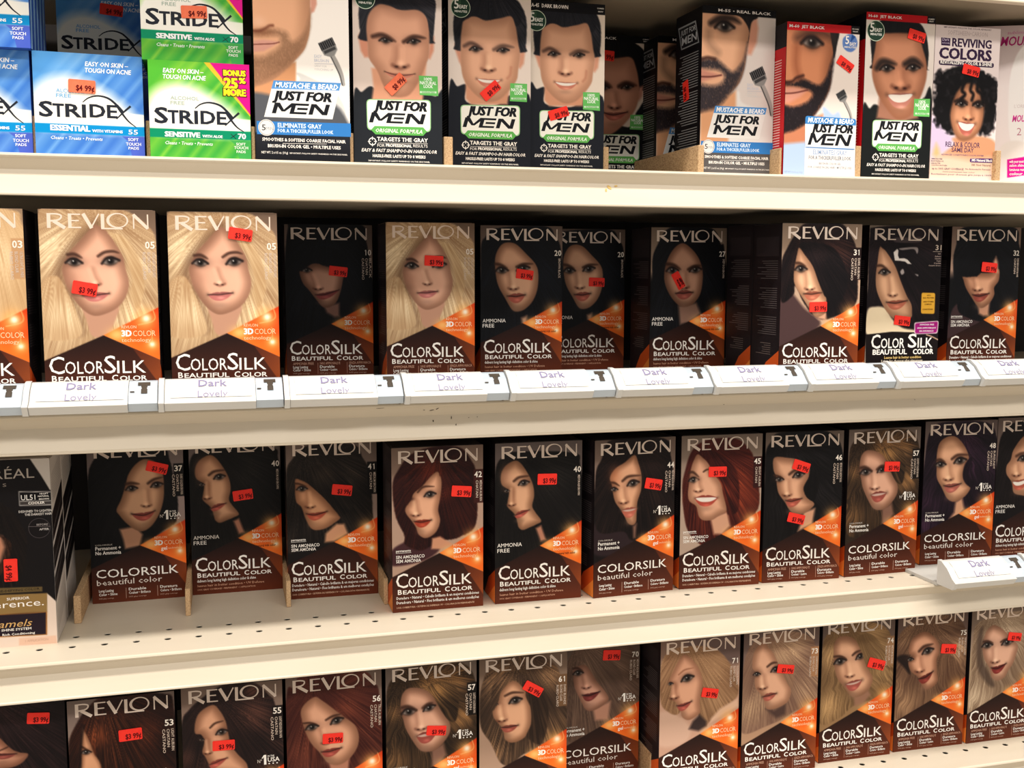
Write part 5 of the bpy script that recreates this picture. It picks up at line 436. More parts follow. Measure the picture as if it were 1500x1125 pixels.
  let=[('lettering',[('t','S',41.09,166.81,614.84,140.14,(34,38,48),0.03,0,0),('t','T',163.51,267.95,612.89,121.03,(34,38,48),0.03,0,0),('t','RI',277.28,465.79,610.56,121.03,(34,38,48),0.03,0,0),('t','DE',497.77,754.13,603.64,121.03,(34,38,48),0.03,0,0),('k',[(752,479),(792,548),(855,630),(925,686)],27.07,6.37,(34,38,48)),('k',[(744,612),(808,547),(879,482)],9.56,20.7,(34,38,48)),('k',[(439,464),(497,419),(586,397),(682,421),(761,490),(808,547)],7.96,25.48,(34,38,48)),('t','ALCOHOL',201.15,455.47,381.05,35.04,(110,176,224),0.012,0,0),('t','FREE',199.38,335.63,427.81,35.04,(110,176,224),0.012,0,0),('t','EASY ON SKIN –',471.55,869.2,117.07,41.41,(246,248,250),0.025,0.15,0),('t','TOUGH ON ACNE',469.3,896.5,177.8,41.41,(246,248,250),0.025,0.15,0),('t','ESSENTIAL',136.05,499.19,744.47,50.96,(246,248,250),0.06,0,0),('t','WITH VITAMINS',514.94,797.97,748.55,25.48,(246,248,250),0.04,0,0),('t','55',850.12,939.32,755.55,44.59,(246,248,250),0.012,0,0),('t','Cleans • Treats • Prevents',135.74,609.05,830.03,31.85,(226,236,246),0.02,0.2,0),('t','SOFT',844.56,943.74,820.86,28.67,(226,230,246),0.03,0,0),('t','TOUCH',823.24,965.46,865.58,28.67,(226,230,246),0.03,0,0),('t','PADS',844.99,944.26,903.44,25.48,(226,230,246),0.03,0,0)])]),
 'padg': dict(hv=978,bg=(96,188,60),base=None,rev=None,ops=[['grad',[(-10,-10),(1010,-10),(1010,988),(-10,988)],(96,188,60),(60,164,74),[(0,0),(900,978)]],['s_',[(-360,1038),(180,342.29999999999995),(540,-80)],60,(196,226,80),0.5,30.0],['s_',[(-230,1038),(310,342.29999999999995),(670,-80)],34,(196,226,80),0.5,17.0],['s_',[(-120,1038),(420,342.29999999999995),(780,-80)],80,(196,226,80),0.35,40.0],['s_',[(50,1038),(590,342.29999999999995),(950,-80)],30,(196,226,80),0.5,15.0],['s_',[(180,1038),(720,342.29999999999995),(1080,-80)],70,(196,226,80),0.3,35.0],['s_',[(340,1038),(880,342.29999999999995),(1240,-80)],40,(196,226,80),0.4,20.0],['s_',[(480,1038),(1020,342.29999999999995),(1380,-80)],60,(196,226,80),0.3,30.0],['s_',[(-480,1038),(60,342.29999999999995),(420,-80)],90,(196,226,80),0.4,45.0],['s_',[(640,1038),(1180,342.29999999999995),(1540,-80)],80,(196,226,80),0.4,40.0],['s_',[(820,1038),(1360,342.29999999999995),(1720,-80)],50,(196,226,80),0.4,25.0],['f',[(-60,704.16),(-20,410.76),(110,264.06),(330,215.16),(560,293.4),(800,449.88),(1010,665.0400000000001),(1060,733.5)],(246,244,236),60],['f',[(-10,661),(-10,561),(400,531),(1010,561),(1010,675),(-10,675)],(246,244,236),6,0.9,False],['q',[(-10,681),(1010,681),(1010,770),(-10,770)],(0,150,110)],['f',[(790,778),(1010,778),(1010,988),(880,988),(850,830)],(70,170,90),4,0.9,False],['q',[(540,-10),(1010,-10),(1010,540)],(240,196,60)],['q',[(600,-10),(1010,-10),(1010,520)],(222,20,146)]],
  let=[('lettering',[('t','S',48.61,181.98,625.58,152.06,(34,38,48),0.03,0,0),('t','T',178.44,285.1,624.38,127.87,(34,38,48),0.03,0,0),('t','RI',291.9,475.7,621.77,127.87,(34,38,48),0.03,0,0),('t','DE',499.9,759.8,618.96,127.87,(34,38,48),0.03,0,0),('k',[(756,489),(797,559),(860,638),(932,686)],29.38,6.91,(34,38,48)),('k',[(745,629),(814,561),(887,494)],10.37,22.46,(34,38,48)),('k',[(449,467),(506,422),(593,402),(698,427),(775,495),(827,561)],8.64,27.65,(34,38,48)),('t','ALCOHOL',209.69,489.43,386.31,34.56,(170,186,174),0.012,0,0),('t','FREE',208.27,345.97,435.46,34.56,(170,186,174),0.012,0,0),('t','EASY ON SKIN –',144.77,541.95,121.12,43.2,(246,248,250),0.025,0.15,0),('t','TOUGH ON ACNE',142.89,564.55,182.02,43.2,(246,248,250),0.025,0.15,0),('t','SENSITIVE',143.35,492.68,759.16,48.38,(246,248,250),0.06,0,0),('t','WITH ALOE',513.54,715.51,757.13,25.92,(246,248,250),0.04,0,0),('t','70',869.5,951.56,758.88,51.84,(246,248,250),0.04,0,0),('k',[(800,713),(852,761)],5.18,5.18,(34,38,48)),('k',[(795,756),(857,710)],5.18,5.18,(34,38,48)),('t','Cleans • Treats • Prevents',144.33,616.46,838.73,32.83,(226,240,226),0.02,0.2,0),('t','SOFT',849.99,946.33,827.86,27.65,(226,240,220),0.03,0,0),('t','TOUCH',827.74,970.52,863.93,27.65,(226,240,220),0.03,0,0),('t','PADS',851.65,944.49,903.71,25.92,(226,240,220),0.03,0,0),('t','BONUS',728.36,972.27,126.02,65.66,(70,30,20),0.09,0,0),('t','BONUS',737.29,963.51,120.68,55.29,(250,226,40),0.06,0,0),('t','25',728.61,891.08,252.61,110.59,(70,30,20),0.09,0,0),('t','25',737.54,882.35,247.27,100.22,(250,226,40),0.06,0,0),('t','%',881.64,970.42,198.69,65.66,(70,30,20),0.09,0,0),('t','%',890.63,961.66,193.33,55.29,(250,226,40),0.06,0,0),('t','MORE',726.6,970.97,327.38,76.03,(70,30,20),0.09,0,0),('t','MORE',735.54,962.19,322.02,65.66,(250,226,40),0.06,0,0)])]),
 'mou': dict(hv=1859,bg=(222,206,206),base=None,rev=None,ops=[['grad',[(-10,-10),(1010,-10),(1010,1869),(-10,1869)],(196,178,178),(240,230,228),[(0,0),(0,700)]],['f',[[403,726],[464,359],[612,181],[768,165],[916,738],[905,1270],[672,1348],[454,1345]],(244,240,238),10],['f',[[320,1468],[395,1365],[553,1347],[716,1432],[563,1533],[384,1552]],(236,228,222),14],['q',[[424,1565],[1112,1458],[1125,1685],[435,1781]],(214,20,150)]],
  let=[('lettering',[('t','MOUSSE',280.61,711.56,230.3,102.21,(160,30,100),0.02,0.2,0),('t','sublime',353.17,567.68,100.33,39.31,(190,110,150),0,0.2,0),('t','MOUSSE',458.32,700.07,1119.97,74.69,(214,60,150),0.02,0.2,0),('t',"L'ORÉAL",473.94,652.41,959.16,39.31,(220,206,206),0,0,0),('t','2',517.94,569.67,1280.3,86.49,(190,120,140),-0.01,0,0),('t','with your most sublime color',450.95,764.4,1604.43,31.45,(246,240,232),0.02,0.1,0),('t','salon shine & effect',453.23,766.78,1650.16,31.45,(246,240,232),0.02,0.1,0),('t','luminous results,no drips',455.71,769.37,1700.09,31.45,(246,240,232),0.02,0.1,0),('t','colour & care',458.2,771.97,1750.05,31.45,(246,240,232),0.02,0.1,0)])]),
}
STICKERS = {'r2_05a': [(368,713,10.5,213,119,'$3 99¢')],'r2_05b': [(659,204,8.5,218,112,'$3 99¢')],'r2_10': [(602,533,6.3,211,113,'$3 99¢')],'r2_05c': [(534,419,2.5,213,115,'$3 99¢')],'r2_20a': [(535,568,7.5,210,114,'$3 99¢')],'r2_20b': [(620,664,1.9,210,113,'$3 99¢')],'r2_27': [(361,640,-30.0,105,215,'$3 99¢')],'r2_31a': [(470,926,-1.0,220,112,'$3 99¢')],'r2_31b': [(485,1122,6.2,219,113,'$3 99¢')],'r2_32': [(554,493,4.6,223,119,'$3 99¢')],'ul51': [(638,1007,90.5,209,114,'$4 99¢')],'r3_37': [(722,304,15.9,225,116,'$3 99¢')],'r3_40a': [(577,670,-5.9,220,117,'$3 99¢')],'r3_41': [(609,576,7.4,223,120,'$3 99¢')],'r3_42': [(759,501,5.3,220,120,'$3 99¢')],'r3_40': [(593,419,1.8,223,123,'$3 99¢')],'r3_44': [(727,532,11.1,213,123,'$3 99¢')],'r3_45': [(446,428,0.8,222,119,'$3 99¢')],'r3_46': [(458,409,18.3,219,121,'$3 99¢'),(412,1034,14.4,218,116,'$3 99¢')],'r3_57': [(607,470,2.9,211,121,'$3 99¢')],'r4_first': [(758,156,5.2,203,112,'$3 99¢')],'r4_53': [(576,403,-2.1,220,120,'$3 99¢')],'r4_55': [(403,639,1.0,220,107,'$3 99¢')],'r4_56': [(477,706,2.2,214,111,'$3 99¢')],'r4_57': [(548,766,6.8,217,109,'$3 99¢')],'r4_61': [(606,405,31.6,225,113,'$3 99¢')],'r4_70': [(643,304,4.8,216,124,'$3 99¢')],'r4_71': [(624,682,11.2,206,113,'$3 99¢')],'r4_73': [(556,506,8.9,222,107,'$3 99¢')],'r4_74': [(755,604,17.8,239,125,'$3 99¢')],'r4_75': [(732,515,6.2,218,122,'$3 99¢')],'r4_last': [(653,440,9.2,202,107,'$3 99¢')],'j_1': [(472,1149,-44.8,248,128,'$8 99¢')],'j_2': [(506,1109,-41.4,251,123,'$8 99¢')],'j_db': [(392,1365,-17.4,263,125,'$8 99¢')],'j_blk': [(328,280,3.2,293,138,'$8 99¢')],'j_m60': [(811,465,30.8,234,117,'$8 99¢')],'j_h60': [(730,253,13.0,251,128,'$8 99¢')],'j_rc': [(563,559,9.9,262,132,'$8 99¢')],'st_blue': [(438,316,1.5,247,126,'$4 99¢')],'st_dark': [(581,171,5.5,247,121,'$4 99¢')],'st_topg': [(521,484,-2.2,255,125,'$4 99¢')]}
BOXES = [
 ('r2_03','hair_dye_box','03','d',0,-0.0585,-0.006,0.0,0.0855,0.1537,0.055,0.2066,'pale blonde hair dye box numbered 03 at the left edge of the second shelf','hair dye boxes on the second shelf'),
 ('r2_05a','hair_dye_box','05','l',0,0.0378,-0.0061,-0.0006,0.0855,0.1537,0.055,0.2067,"platinum blonde hair dye box with a red sticker across the woman's mouth",'hair dye boxes on the second shelf'),
 ('r2_05b','hair_dye_box','05','l',0,0.1317,0.0012,0.0004,0.0855,0.1537,0.055,0.2066,'platinum blonde hair dye box with its red sticker high on the brand name','hair dye boxes on the second shelf'),
 ('r2_10','hair_dye_box','10','d',1,0.2325,0.1684,0.0002,0.0855,0.1537,0.055,0.2026,'black hair dye box pushed back in shadow,woman with a full black fringe','hair dye boxes on the second shelf'),
 ('r2_05c','hair_dye_box','05','l',1,0.3223,0.1053,0.0005,0.0855,0.1537,0.055,0.2051,"platinum blonde hair dye box with a red sticker over the woman's eye",'hair dye boxes on the second shelf'),
 ('r2_20a','hair_dye_box','20','d',1,0.4217,0.1385,-0.0001,0.0855,0.1537,0.055,0.2048,'brown black hair dye box standing in front,left one of the number 20 pair','hair dye boxes on the second shelf'),
 ('r2_20b','hair_dye_box','20','d',1,0.5121,0.196,0.0,0.0855,0.1537,0.055,0.2045,'brown black hair dye box in shadow,half hidden behind its number 20 twin','hair dye boxes on the second shelf'),
 ('r2_27','hair_dye_box','27','d',1,0.602,0.133,-0.0,0.0855,0.1537,0.055,0.2049,'dark brown hair dye box numbered 27 with a slanting red sticker on the nose','hair dye boxes on the second shelf'),
 ('r2_31a','hair_dye_box','31','d',1,0.6845,0.0124,0.0002,0.0855,0.1537,0.055,0.2054,'dark auburn hair dye box numbered 31 with orange facet and sticker on the chin','hair dye boxes on the second shelf'),
 ('r2_31b','hair_dye_box','31b','d',1,0.8005,0.0455,0.0,0.0855,0.1537,0.055,0.2061,'scuffed dark auburn hair dye box with torn patches,yellow and magenta stickers','hair dye boxes on the second shelf'),
 ('r2_32','hair_dye_box','32','d',1,0.9073,0.0585,0.0004,0.0855,0.1537,0.055,0.2067,'black hair dye box numbered 32,last full box at right on second shelf','hair dye boxes on the second shelf'),
 ('ul51','hair_dye_box','ul51','u',0,-0.0615,0.0434,0.0,0.092,0.1585,0.062,0.0,'tall black and white hair dye box with gold bands at left of third shelf','hair dye boxes on the third shelf'),
 ('r3_37','hair_dye_box','37','d',0,0.0471,0.1468,0.0233,0.0855,0.1537,0.055,0.0,'dark hair dye box numbered 37 set back,smiling woman with long black hair','hair dye boxes on the third shelf'),
 ('r3_40a','hair_dye_box','40','d',1,0.1376,0.1514,0.0018,0.0855,0.1537,0.055,0.0,'number 40 ash brown hair dye box standing far back in shadow,sticker on hair','hair dye boxes on the third shelf'),
 ('r3_41','hair_dye_box','41','d',1,0.2277,0.1133,-0.0182,0.0855,0.1537,0.055,0.0,'dark brown hair dye box numbered 41 set back,woman with swept fringe','hair dye boxes on the third shelf'),
 ('r3_42','hair_dye_box','42','d',1,0.3166,0.0483,-0.0032,0.0855,0.1537,0.055,0.0,'reddish brown hair dye box numbered 42 standing at the front of third shelf','hair dye boxes on the third shelf'),
 ('r3_40','hair_dye_box','40','d',1,0.414,0.0491,-0.0018,0.0855,0.1537,0.055,0.0,'number 40 ash brown hair dye box in the front line beside the reddish 42','hair dye boxes on the third shelf'),
 ('r3_44','hair_dye_box','44','d',1,0.5098,0.0418,0.0701,0.0855,0.1537,0.055,0.0,'dark brown hair dye box numbered 44,long straight hair,sticker on the hair','hair dye boxes on the third shelf'),
 ('r3_45','hair_dye_box','45','d',1,0.6016,0.0475,-0.0429,0.0855,0.1537,0.055,0.0,'auburn red hair dye box numbered 45,woman laughing with open mouth','hair dye boxes on the third shelf'),
 ('r3_46','hair_dye_box','46','d',1,0.6915,0.0454,-0.0517,0.0855,0.1537,0.055,0.0,'dark brown hair dye box numbered 46 wearing two red price stickers','hair dye boxes on the third shelf'),
 ('r3_57','hair_dye_box','57','d',1,0.7837,0.0423,0.0153,0.0855,0.1537,0.055,0.0,'golden brown hair dye box numbered 57 on the third shelf,sticker at the eye','hair dye boxes on the third shelf'),
 ('r3_48','hair_dye_box','48','d',1,0.8798,0.0505,-0.0571,0.0855,0.1537,0.055,0.0036,'burgundy black hair dye box numbered 48 behind the lone white label holder','hair dye boxes on the third shelf'),
 ('r3_48b','hair_dye_box','48b','d',1,0.9733,0.0545,-0.03,0.0855,0.1537,0.055,0.0036,'dark hair dye box cut off by the right edge of the third shelf','hair dye boxes on the third shelf'),
 ('r4_first','hair_dye_box','99','d',0,-0.0498,0.0304,-0.0001,0.0855,0.1537,0.055,-0.199,'dark brown hair dye box at the far left end of the bottom shelf','hair dye boxes on the bottom shelf'),
 ('r4_53','hair_dye_box','53','d',0,0.0381,0.0257,0.0136,0.0855,0.1537,0.055,-0.199,'chestnut hair dye box numbered 53,hair sweeping across the face','hair dye boxes on the bottom shelf'),
 ('r4_55','hair_dye_box','55','d',0,0.1291,0.0306,-0.0289,0.0855,0.1537,0.055,-0.199,"brown hair dye box numbered 55,sticker across the woman's nose",'hair dye boxes on the bottom shelf'),
 ('r4_56','hair_dye_box','56','d',1,0.2176,0.031,0.0108,0.0855,0.1537,0.055,-0.199,'copper brown hair dye box numbered 56,sticker under the eyes','hair dye boxes on the bottom shelf'),
 ('r4_57','hair_dye_box','57','d',1,0.307,0.0336,0.0166,0.0855,0.1537,0.055,-0.199,'golden brown hair dye box numbered 57 on the bottom shelf,sticker at mouth','hair dye boxes on the bottom shelf'),
 ('r4_61','hair_dye_box','61','d',1,0.3951,0.0347,-0.0315,0.0855,0.1537,0.055,-0.199,'ash blonde hair dye box numbered 61 with a tilted red sticker on the hair','hair dye boxes on the bottom shelf'),
 ('r4_70','hair_dye_box','70','d',1,0.4869,0.075,-0.0,0.0855,0.1537,0.055,-0.199,'grey blonde hair dye box numbered 70 set back behind the number 61 box','hair dye boxes on the bottom shelf'),
 ('r4_71','hair_dye_box','71','d',1,0.5772,0.0332,-0.0023,0.0855,0.1537,0.055,-0.199,'honey blonde hair dye box numbered 71,woman with short swinging hair','hair dye boxes on the bottom shelf'),
 ('r4_73','hair_dye_box','73','d',1,0.6682,0.0358,0.0047,0.0855,0.1537,0.055,-0.199,'beige blonde hair dye box numbered 73,straight hair,sticker over the eye','hair dye boxes on the bottom shelf'),
 ('r4_74','hair_dye_box','74','d',1,0.7623,0.0436,-0.0043,0.0855,0.1537,0.055,-0.199,'golden blonde hair dye box numbered 74,long waves,sticker tilted on hair','hair dye boxes on the bottom shelf'),
 ('r4_75','hair_dye_box','75','d',1,0.8535,0.0458,-0.0203,0.0855,0.1537,0.055,-0.199,'wavy dark blonde hair dye box,second from the right end of bottom shelf','hair dye boxes on the bottom shelf'),
 ('r4_last','hair_dye_box','80','d',1,0.9431,0.043,0.0,0.0855,0.1537,0.055,-0.199,'light ash blonde hair dye box cut off at right end of bottom shelf','hair dye boxes on the bottom shelf'),
 ('j_0','beard_color_box','j0','w',1,0.2023,0.012,0.0,0.0769,0.1544,0.055,0.4029,'beard color box with a light brown bearded jaw,first beside the green box',"men's hair and beard color boxes on the top shelf"),
 ('j_1','hair_color_box','j1','k',1,0.2831,0.0171,0.0,0.0755,0.1544,0.055,0.4029,"men's hair color box,frowning man with a lit-colored red sticker on his chin","men's hair and beard color boxes on the top shelf"),
 ('j_2','hair_color_box','j2','k',1,0.3701,0.0447,-0.0,0.0755,0.1544,0.055,0.4029,"men's hair color box,smiling man with a red sticker tilted below his mouth","men's hair and beard color boxes on the top shelf"),
 ('j_db','hair_color_box','jdb','k',1,0.4465,0.0542,0.0,0.073,0.1544,0.055,0.4029,"dark brown men's hair color box with red sticker above the brand plate","men's hair and beard color boxes on the top shelf"),
 ('j_blk','hair_color_box','jblk','k',1,0.5367,0.1705,0.0,0.0755,0.1544,0.055,0.4029,"black men's hair color box standing back in the shadow,red sticker on hair","men's hair and beard color boxes on the top shelf"),
 ('j_m55b','beard_color_box','jm55b','k',0,0.6059,0.1335,0.0,0.0761,0.1485,0.055,0.4029,'beard color box deep in shadow behind the real black beard box',"men's hair and beard color boxes on the top shelf"),
 ('j_m55','beard_color_box','jm55','k',2,0.6073,0.03,0.0269,0.0761,0.1544,0.055,0.4029,'real black beard color box with its black text side facing left',"men's hair and beard color boxes on the top shelf"),
 ('j_m60','beard_color_box','jm60','k',3,0.6825,0.0113,-0.0006,0.0761,0.1404,0.055,0.4029,'jet black beard color box with red top strip and red left side',"men's hair and beard color boxes on the top shelf"),
 ('j_h60','hair_color_box','jh60','k',3,0.7655,0.0114,-0.0008,0.0755,0.1544,0.055,0.4029,"jet black men's hair color box,man with a broad smile","men's hair and beard color boxes on the top shelf"),
 ('st_lowb','acne_pad_box','padb','b',0,-0.0458,0.0109,0.0,0.0798,0.0784,0.08,0.4029,'blue acne pad box cut off at left edge,lower one of its stack','acne pad boxes stacked at the left of the top shelf'),
 ('st_topb','acne_pad_box','padb','b',0,-0.0428,0.001,0.0,0.0798,0.0784,0.08,0.4814,'blue acne pad box cut off at left edge,upper one of its stack','acne pad boxes stacked at the left of the top shelf'),
 ('st_blue','acne_pad_box','padb','b',0,0.0365,0.008,0.0614,0.0798,0.0784,0.08,0.4029,'blue acne pad box with a lit-colored red price sticker,standing on the top shelf','acne pad boxes stacked at the left of the top shelf'),
 ('st_dark','acne_pad_box','padb','b',0,0.0368,0.15,0.0,0.0798,0.0784,0.08,0.4813,'blue acne pad box set back in shadow between the stacks','acne pad boxes stacked at the left of the top shelf'),
 ('st_green','acne_pad_box','padg','g',0,0.1206,0.008,0.0228,0.0778,0.0761,0.08,0.4029,'green acne pad box with yellow and magenta bonus corner,lower of its stack','acne pad boxes stacked at the left of the top shelf'),
 ('st_topg','acne_pad_box','padg','g',0,0.1164,0.0095,0.008,0.0778,0.0761,0.08,0.4804,'green acne pad box with a lit-colored red sticker,on top of the other green box','acne pad boxes stacked at the left of the top shelf'),
 ('j_rc','hair_color_box','jrc','r',1,0.8421,0.012,-0.0032,0.0739,0.1475,0.055,0.4029,'pale hair color box with a smiling woman with a round curly black afro',''),
 ('mousse','hair_mousse_box','mou','r',1,0.912,0.05,-0.42,0.085,0.158,0.055,0.4029,'white and pink hair mousse box turned at an angle at right end',''),
]
_P = {}
def panel_mesh(key, W):
    k = (key, round(W, 4))
    if k in _P: return _P[k]
    d = DESIGNS[key]; pr = Print(136 if d['hv'] > 1200 else 170, d['hv'], d['bg'], sum(map(ord, key)) % 97); pr.skin = np.array([220, 176, 150.])
    ops = (DESIGNS[d['base']]['ops'] if d['base'] else [])+d['ops']
    if d['rev']: ops = ops+common(d['rev'][3])
    for op in ops: getattr(pr, op[0])(*op[1:])
    X, Y = pr.X*W/1000, (d['hv']-pr.Y)*W/1000; V = np.column_stack([X.ravel(), np.full(X.size, -.00005), Y.ravel()])
    nu, nv = pr.nu+1, pr.nv+1; i = (np.arange(nv-1)[:, None]*nu+np.arange(nu-1)).ravel(); F = np.column_stack([i, i+nu, i+nu+1, i+1]).astype(np.int32)
    me = np_mesh('front_panel', V, F, inkc(pr.c.reshape(-1, 3))); groups = list(d['let'])
    if d['rev'] and d['rev'][0] != 'X':
        R = rev(*d['rev']); sh = [q for q in R if q[0] == 'v' or (q[0] in 'tp' and q in digits(d['rev'][0], 900, 990, 355*d['rev'][3], 62, (236, 226, 214)))]
        groups += [('brand_lettering', [q for q in R if q[0] == 'R']), ('shade_lettering', sh), ('lettering', [q for q in R if q[0] != 'R' and q not in sh])]
    les = []
    for nm, items in groups:
        if not items: continue
        L = Lettering(W)
        for it in items:
            k0 = it[0]
            if k0 == 't': L.text(*it[1:9])
            elif k0 == 'v': L.vert(*it[1:])
            elif k0 == 'p': L.poly(it[1], it[2])
            elif k0 == 'k': L.stroke(it[1], it[2], it[3], it[4])
            elif k0 == 'c': L.ring(*it[1:])
            elif k0 == 'qr': L.rrect(it[1], it[2], it[3])
            elif k0 == 'R': L.wordmark(*it[1:])
            elif k0 == 'men': L.men(*it[1:])
        for P in L.V: P[:, 2] = d['hv']*W/1000-P[:, 2]   # panel v runs down, mesh z runs up
        les.append((nm, L.build(nm)))
    _P[k] = (me, les); return _P[k]
CARD = {'d': (30, 24, 26), 'l': (150, 124, 104), 'u': (214, 206, 198), 'w': (28, 28, 32), 'k': (20, 20, 24), 'b': (44, 84, 176), 'g': (70, 160, 70), 'r': (226, 214, 208)}
_C = {}
def carton_mesh(W, D, H, cls):
    k = (round(W, 4), D, round(H, 4), cls)
    if k in _C: return _C[k]
    bm = bmesh.new(); box_bm(bm, 0, W, 0, D, 0, H)
    bmesh.ops.bevel(bm, geom=list(bm.edges), offset=.0007, segments=2, affect='EDGES')
    # tuck flap folded over the top with its slit along the front edge
    box_bm(bm, .002, W-.002, .0022, D*.55, H-.0002, H+.0004)
    me = bm_mesh('carton', bm); me.materials.append(mat('card_'+cls, CARD[cls], .45, .35)); _C[k] = me; return me
def side_mesh(cls, W, D, H, left, seed):
    # printed side: built in (depth, height), x is the plane of the side
    rd = random.Random(seed); L = Lettering(1000.)
    def R(a, b, c, d, col): L.poly([(a, c), (b, c), (b, d), (a, d)], col)
    e = .0006
    if cls in 'dl':
        R(e, D-e, e, H-e, (30, 24, 27)); L.poly([(e, e), (D*.75, e), (D*.45, H*.13), (e, H*.215)], (206, 84, 30)); L.poly([(e, e), (D*.5, e), (e, H*.12)], (240, 140, 60))
        R(D*.1, D*.9, H*.80, H*.92, (44, 37, 40))
        for blk, n in ((.77, 9), (.60, 10), (.42, 9)):
            for i in range(n): R(D*.12, D*(.5+.38*rd.random()), H*(blk-i*.0135)-.0004, H*(blk-i*.0135)+.0002, (92, 84, 84))
        for i in range(6): R(D*.3, D*(.5+.4*rd.random()), H*(.25-i*.0135), H*(.25-i*.0135)+.0005, (110, 96, 90))
    elif cls == 'u':
        R(e, D-e, e, H-e, (208, 200, 192)); L.poly([(e, H*.22), (D-e, H*.36), (D-e, H*.82), (e, H*.70)], (24, 22, 25))
        for v in (.36, .52): L.poly([(e, H*v), (D-e, H*(v+.13)), (D-e, H*(v+.155)), (e, H*(v+.03))], (200, 194, 190))
        for v in (.31, .44, .60): L.poly([(e, H*v), (D-e, H*(v+.13)), (D-e, H*(v+.134)), (e, H*(v+.005))], (120, 114, 112))
        for i in range(13): L.poly([(D*.1, H*(.19-i*.012)), (D*.9, H*(.29-i*.012)), (D*.9, H*(.293-i*.012)), (D*.1, H*(.193-i*.012))], (120, 112, 108))
        for i in range(12): L.poly([(D*.1, H*(.9-i*.013)), (D*.9, H*(.96-i*.013)), (D*.9, H*(.963-i*.013)), (D*.1, H*(.903-i*.013))], (140, 132, 128))
    elif cls in 'kw':
        c0 = (18, 18, 22); R(e, D-e, e, H-e, c0)
        for i in range(44):
            if i in (14, 28): continue
            R(D*.12, D*(.7+.2*rd.random()), H*(.74-i*.0155), H*(.74-i*.0155)+.0007, (150, 150, 152))
        L.poly([(D*.1, H*.79), (D*.78, H*.79), (D*.92, H*.93), (D*.24, H*.93)], (150, 154, 160)); L.poly([(D*.14, H*.797), (D*.76, H*.797), (D*.88, H*.92), (D*.27, H*.92)], (24, 26, 32))
    elif cls == 'x':
        R(e, D-e, e, H-e, (196, 24, 32)); R(e, D-e, H*.84, H-e, (26, 22, 26))
        for i in range(40): R(D*.15, D*(.6+.3*rd.random()), H*(.76-i*.0175), H*(.76-i*.0175)+.0009, (236, 190, 186))
    elif cls in 'bg':
        c0 = (46, 90, 180) if cls == 'b' else (80, 170, 74); c1 = (150, 190, 226) if cls == 'b' else (180, 216, 110); R(e, D-e, e, H-e, c0)
        for i in range(5): L.poly([(D*(.05+.19*i), e), (D*(.12+.19*i), e), (D*min(1, .2+.19*i), H-e), (D*(.13+.19*i), H-e)], c1)
    else: R(e, D-e, e, H-e, (224, 212, 208))
    if cls in 'kw':
        for tx, a, b, y, c in (('JUST FOR', .24, .8, .875, .03), ('MEN', .2, .76, .815, .045)):
            if left: L.text(tx, D*(1-b), D*(1-a), H*y, -H*c, (190, 194, 200), .03, 0); L.V[-1][:, 0] = D-L.V[-1][:, 0]
    V = []
    for P in L.V:
        dep = P[:, 0]; zz = P[:, 2]; off = -P[:, 1]-.00008
        V.append(np.column_stack([(-off-.00004) if left else (W+off+.00004), dep, zz]))
    L.V = V; return L.build('side_panel')
STK = mat('price_sticker_paper', (250, 56, 42), .55, .2, (240, (242, 46, 38), .4, .7))
STK_LIT = mat('price_sticker_paper_lit', (242, 120, 84), .55, .25, (240, (236, 108, 72), .4, .7))  # paler copy of the sticker red, direct light put into its color
def sticker(parent, W, H, u, v, ang, w, h, txt, m=None, side=False):
    w, h = w*W/1000, h*W/1000; bm = bmesh.new(); n = 8
    # thin label, a hair proud of the card, corners nicked like a gun label
    pts = [(-w/2, -h/2+h*.08), (-w/2+w*.03, -h/2), (w/2-w*.03, -h/2), (w/2, -h/2+h*.08), (w/2, h/2-h*.08), (w/2-w*.03, h/2), (-w/2+w*.03, h/2), (-w/2, h/2-h*.08)]
    a = [bm.verts.new((x, 0, z)) for x, z in pts]; b = [bm.verts.new((x, -.00025, z)) for x, z in pts]
    for i in range(n): bm.faces.new((a[i], a[(i+1) % n], b[(i+1) % n], b[i]))
    bm.faces.new(a); bm.faces.new(b[::-1]); o = link('price_sticker', bm_mesh('price_sticker', bm), m or STK, parent)
    o.location = (u*W/1000, -.0006, H-v*W/1000); o.rotation_euler = (0, math.radians(ang), 0)
    L = Lettering(1000.); c = (96, 12, 14); L.text(txt[:2], -w*.22, w*.02, h*.34, h*.42, c, .03); L.text(txt[3:], w*.1, w*.46, h*.34, h*.42, c, .03)
    for P in L.V: P[:, 2] *= -1; P[:, 1] -= .0002
    link('price_digits', L.build('price_digits'), INKL, o); return o
ALL = {}
def carton(key, name, des, cls, side, x, y, rz, W, H, D, z, label, group):
    cat = {'acne_pad_box': 'box', 'hair_mousse_box': 'box'}.get(name, 'box')
    t = empty(name, (x, y, z), rz, label, cat, group); ALL[key] = t
    link('carton', carton_mesh(W, D, H, cls), None, t)
    if des:
        me, les = panel_mesh(des, W); p = link('front_panel', me, INK, t)
        for nm, le in les: link(nm, le, INKL, p)
    for left in (True, False): link('side_panel', side_mesh('x' if side == 3 else cls, W, D, H, left, len(ALL)), INK, t)
    for s in STICKERS.get(key, ()):
        sticker(t, W, H, *s, m=STK_LIT if key in ('j_1', 'st_blue', 'st_topg') else None)
    if side == 2:
        q = sticker(t, .0761, H, 0, 0, 0, 250, 150, '$8 99¢'); q.location = (-.0006, D*.55, H*.53); q.rotation_euler = (0, math.radians(80), math.radians(-90))
    return t
Z1, Z2, Z3, Z4 = .40286, .20104, 0.0, -.19900
BACK = .36
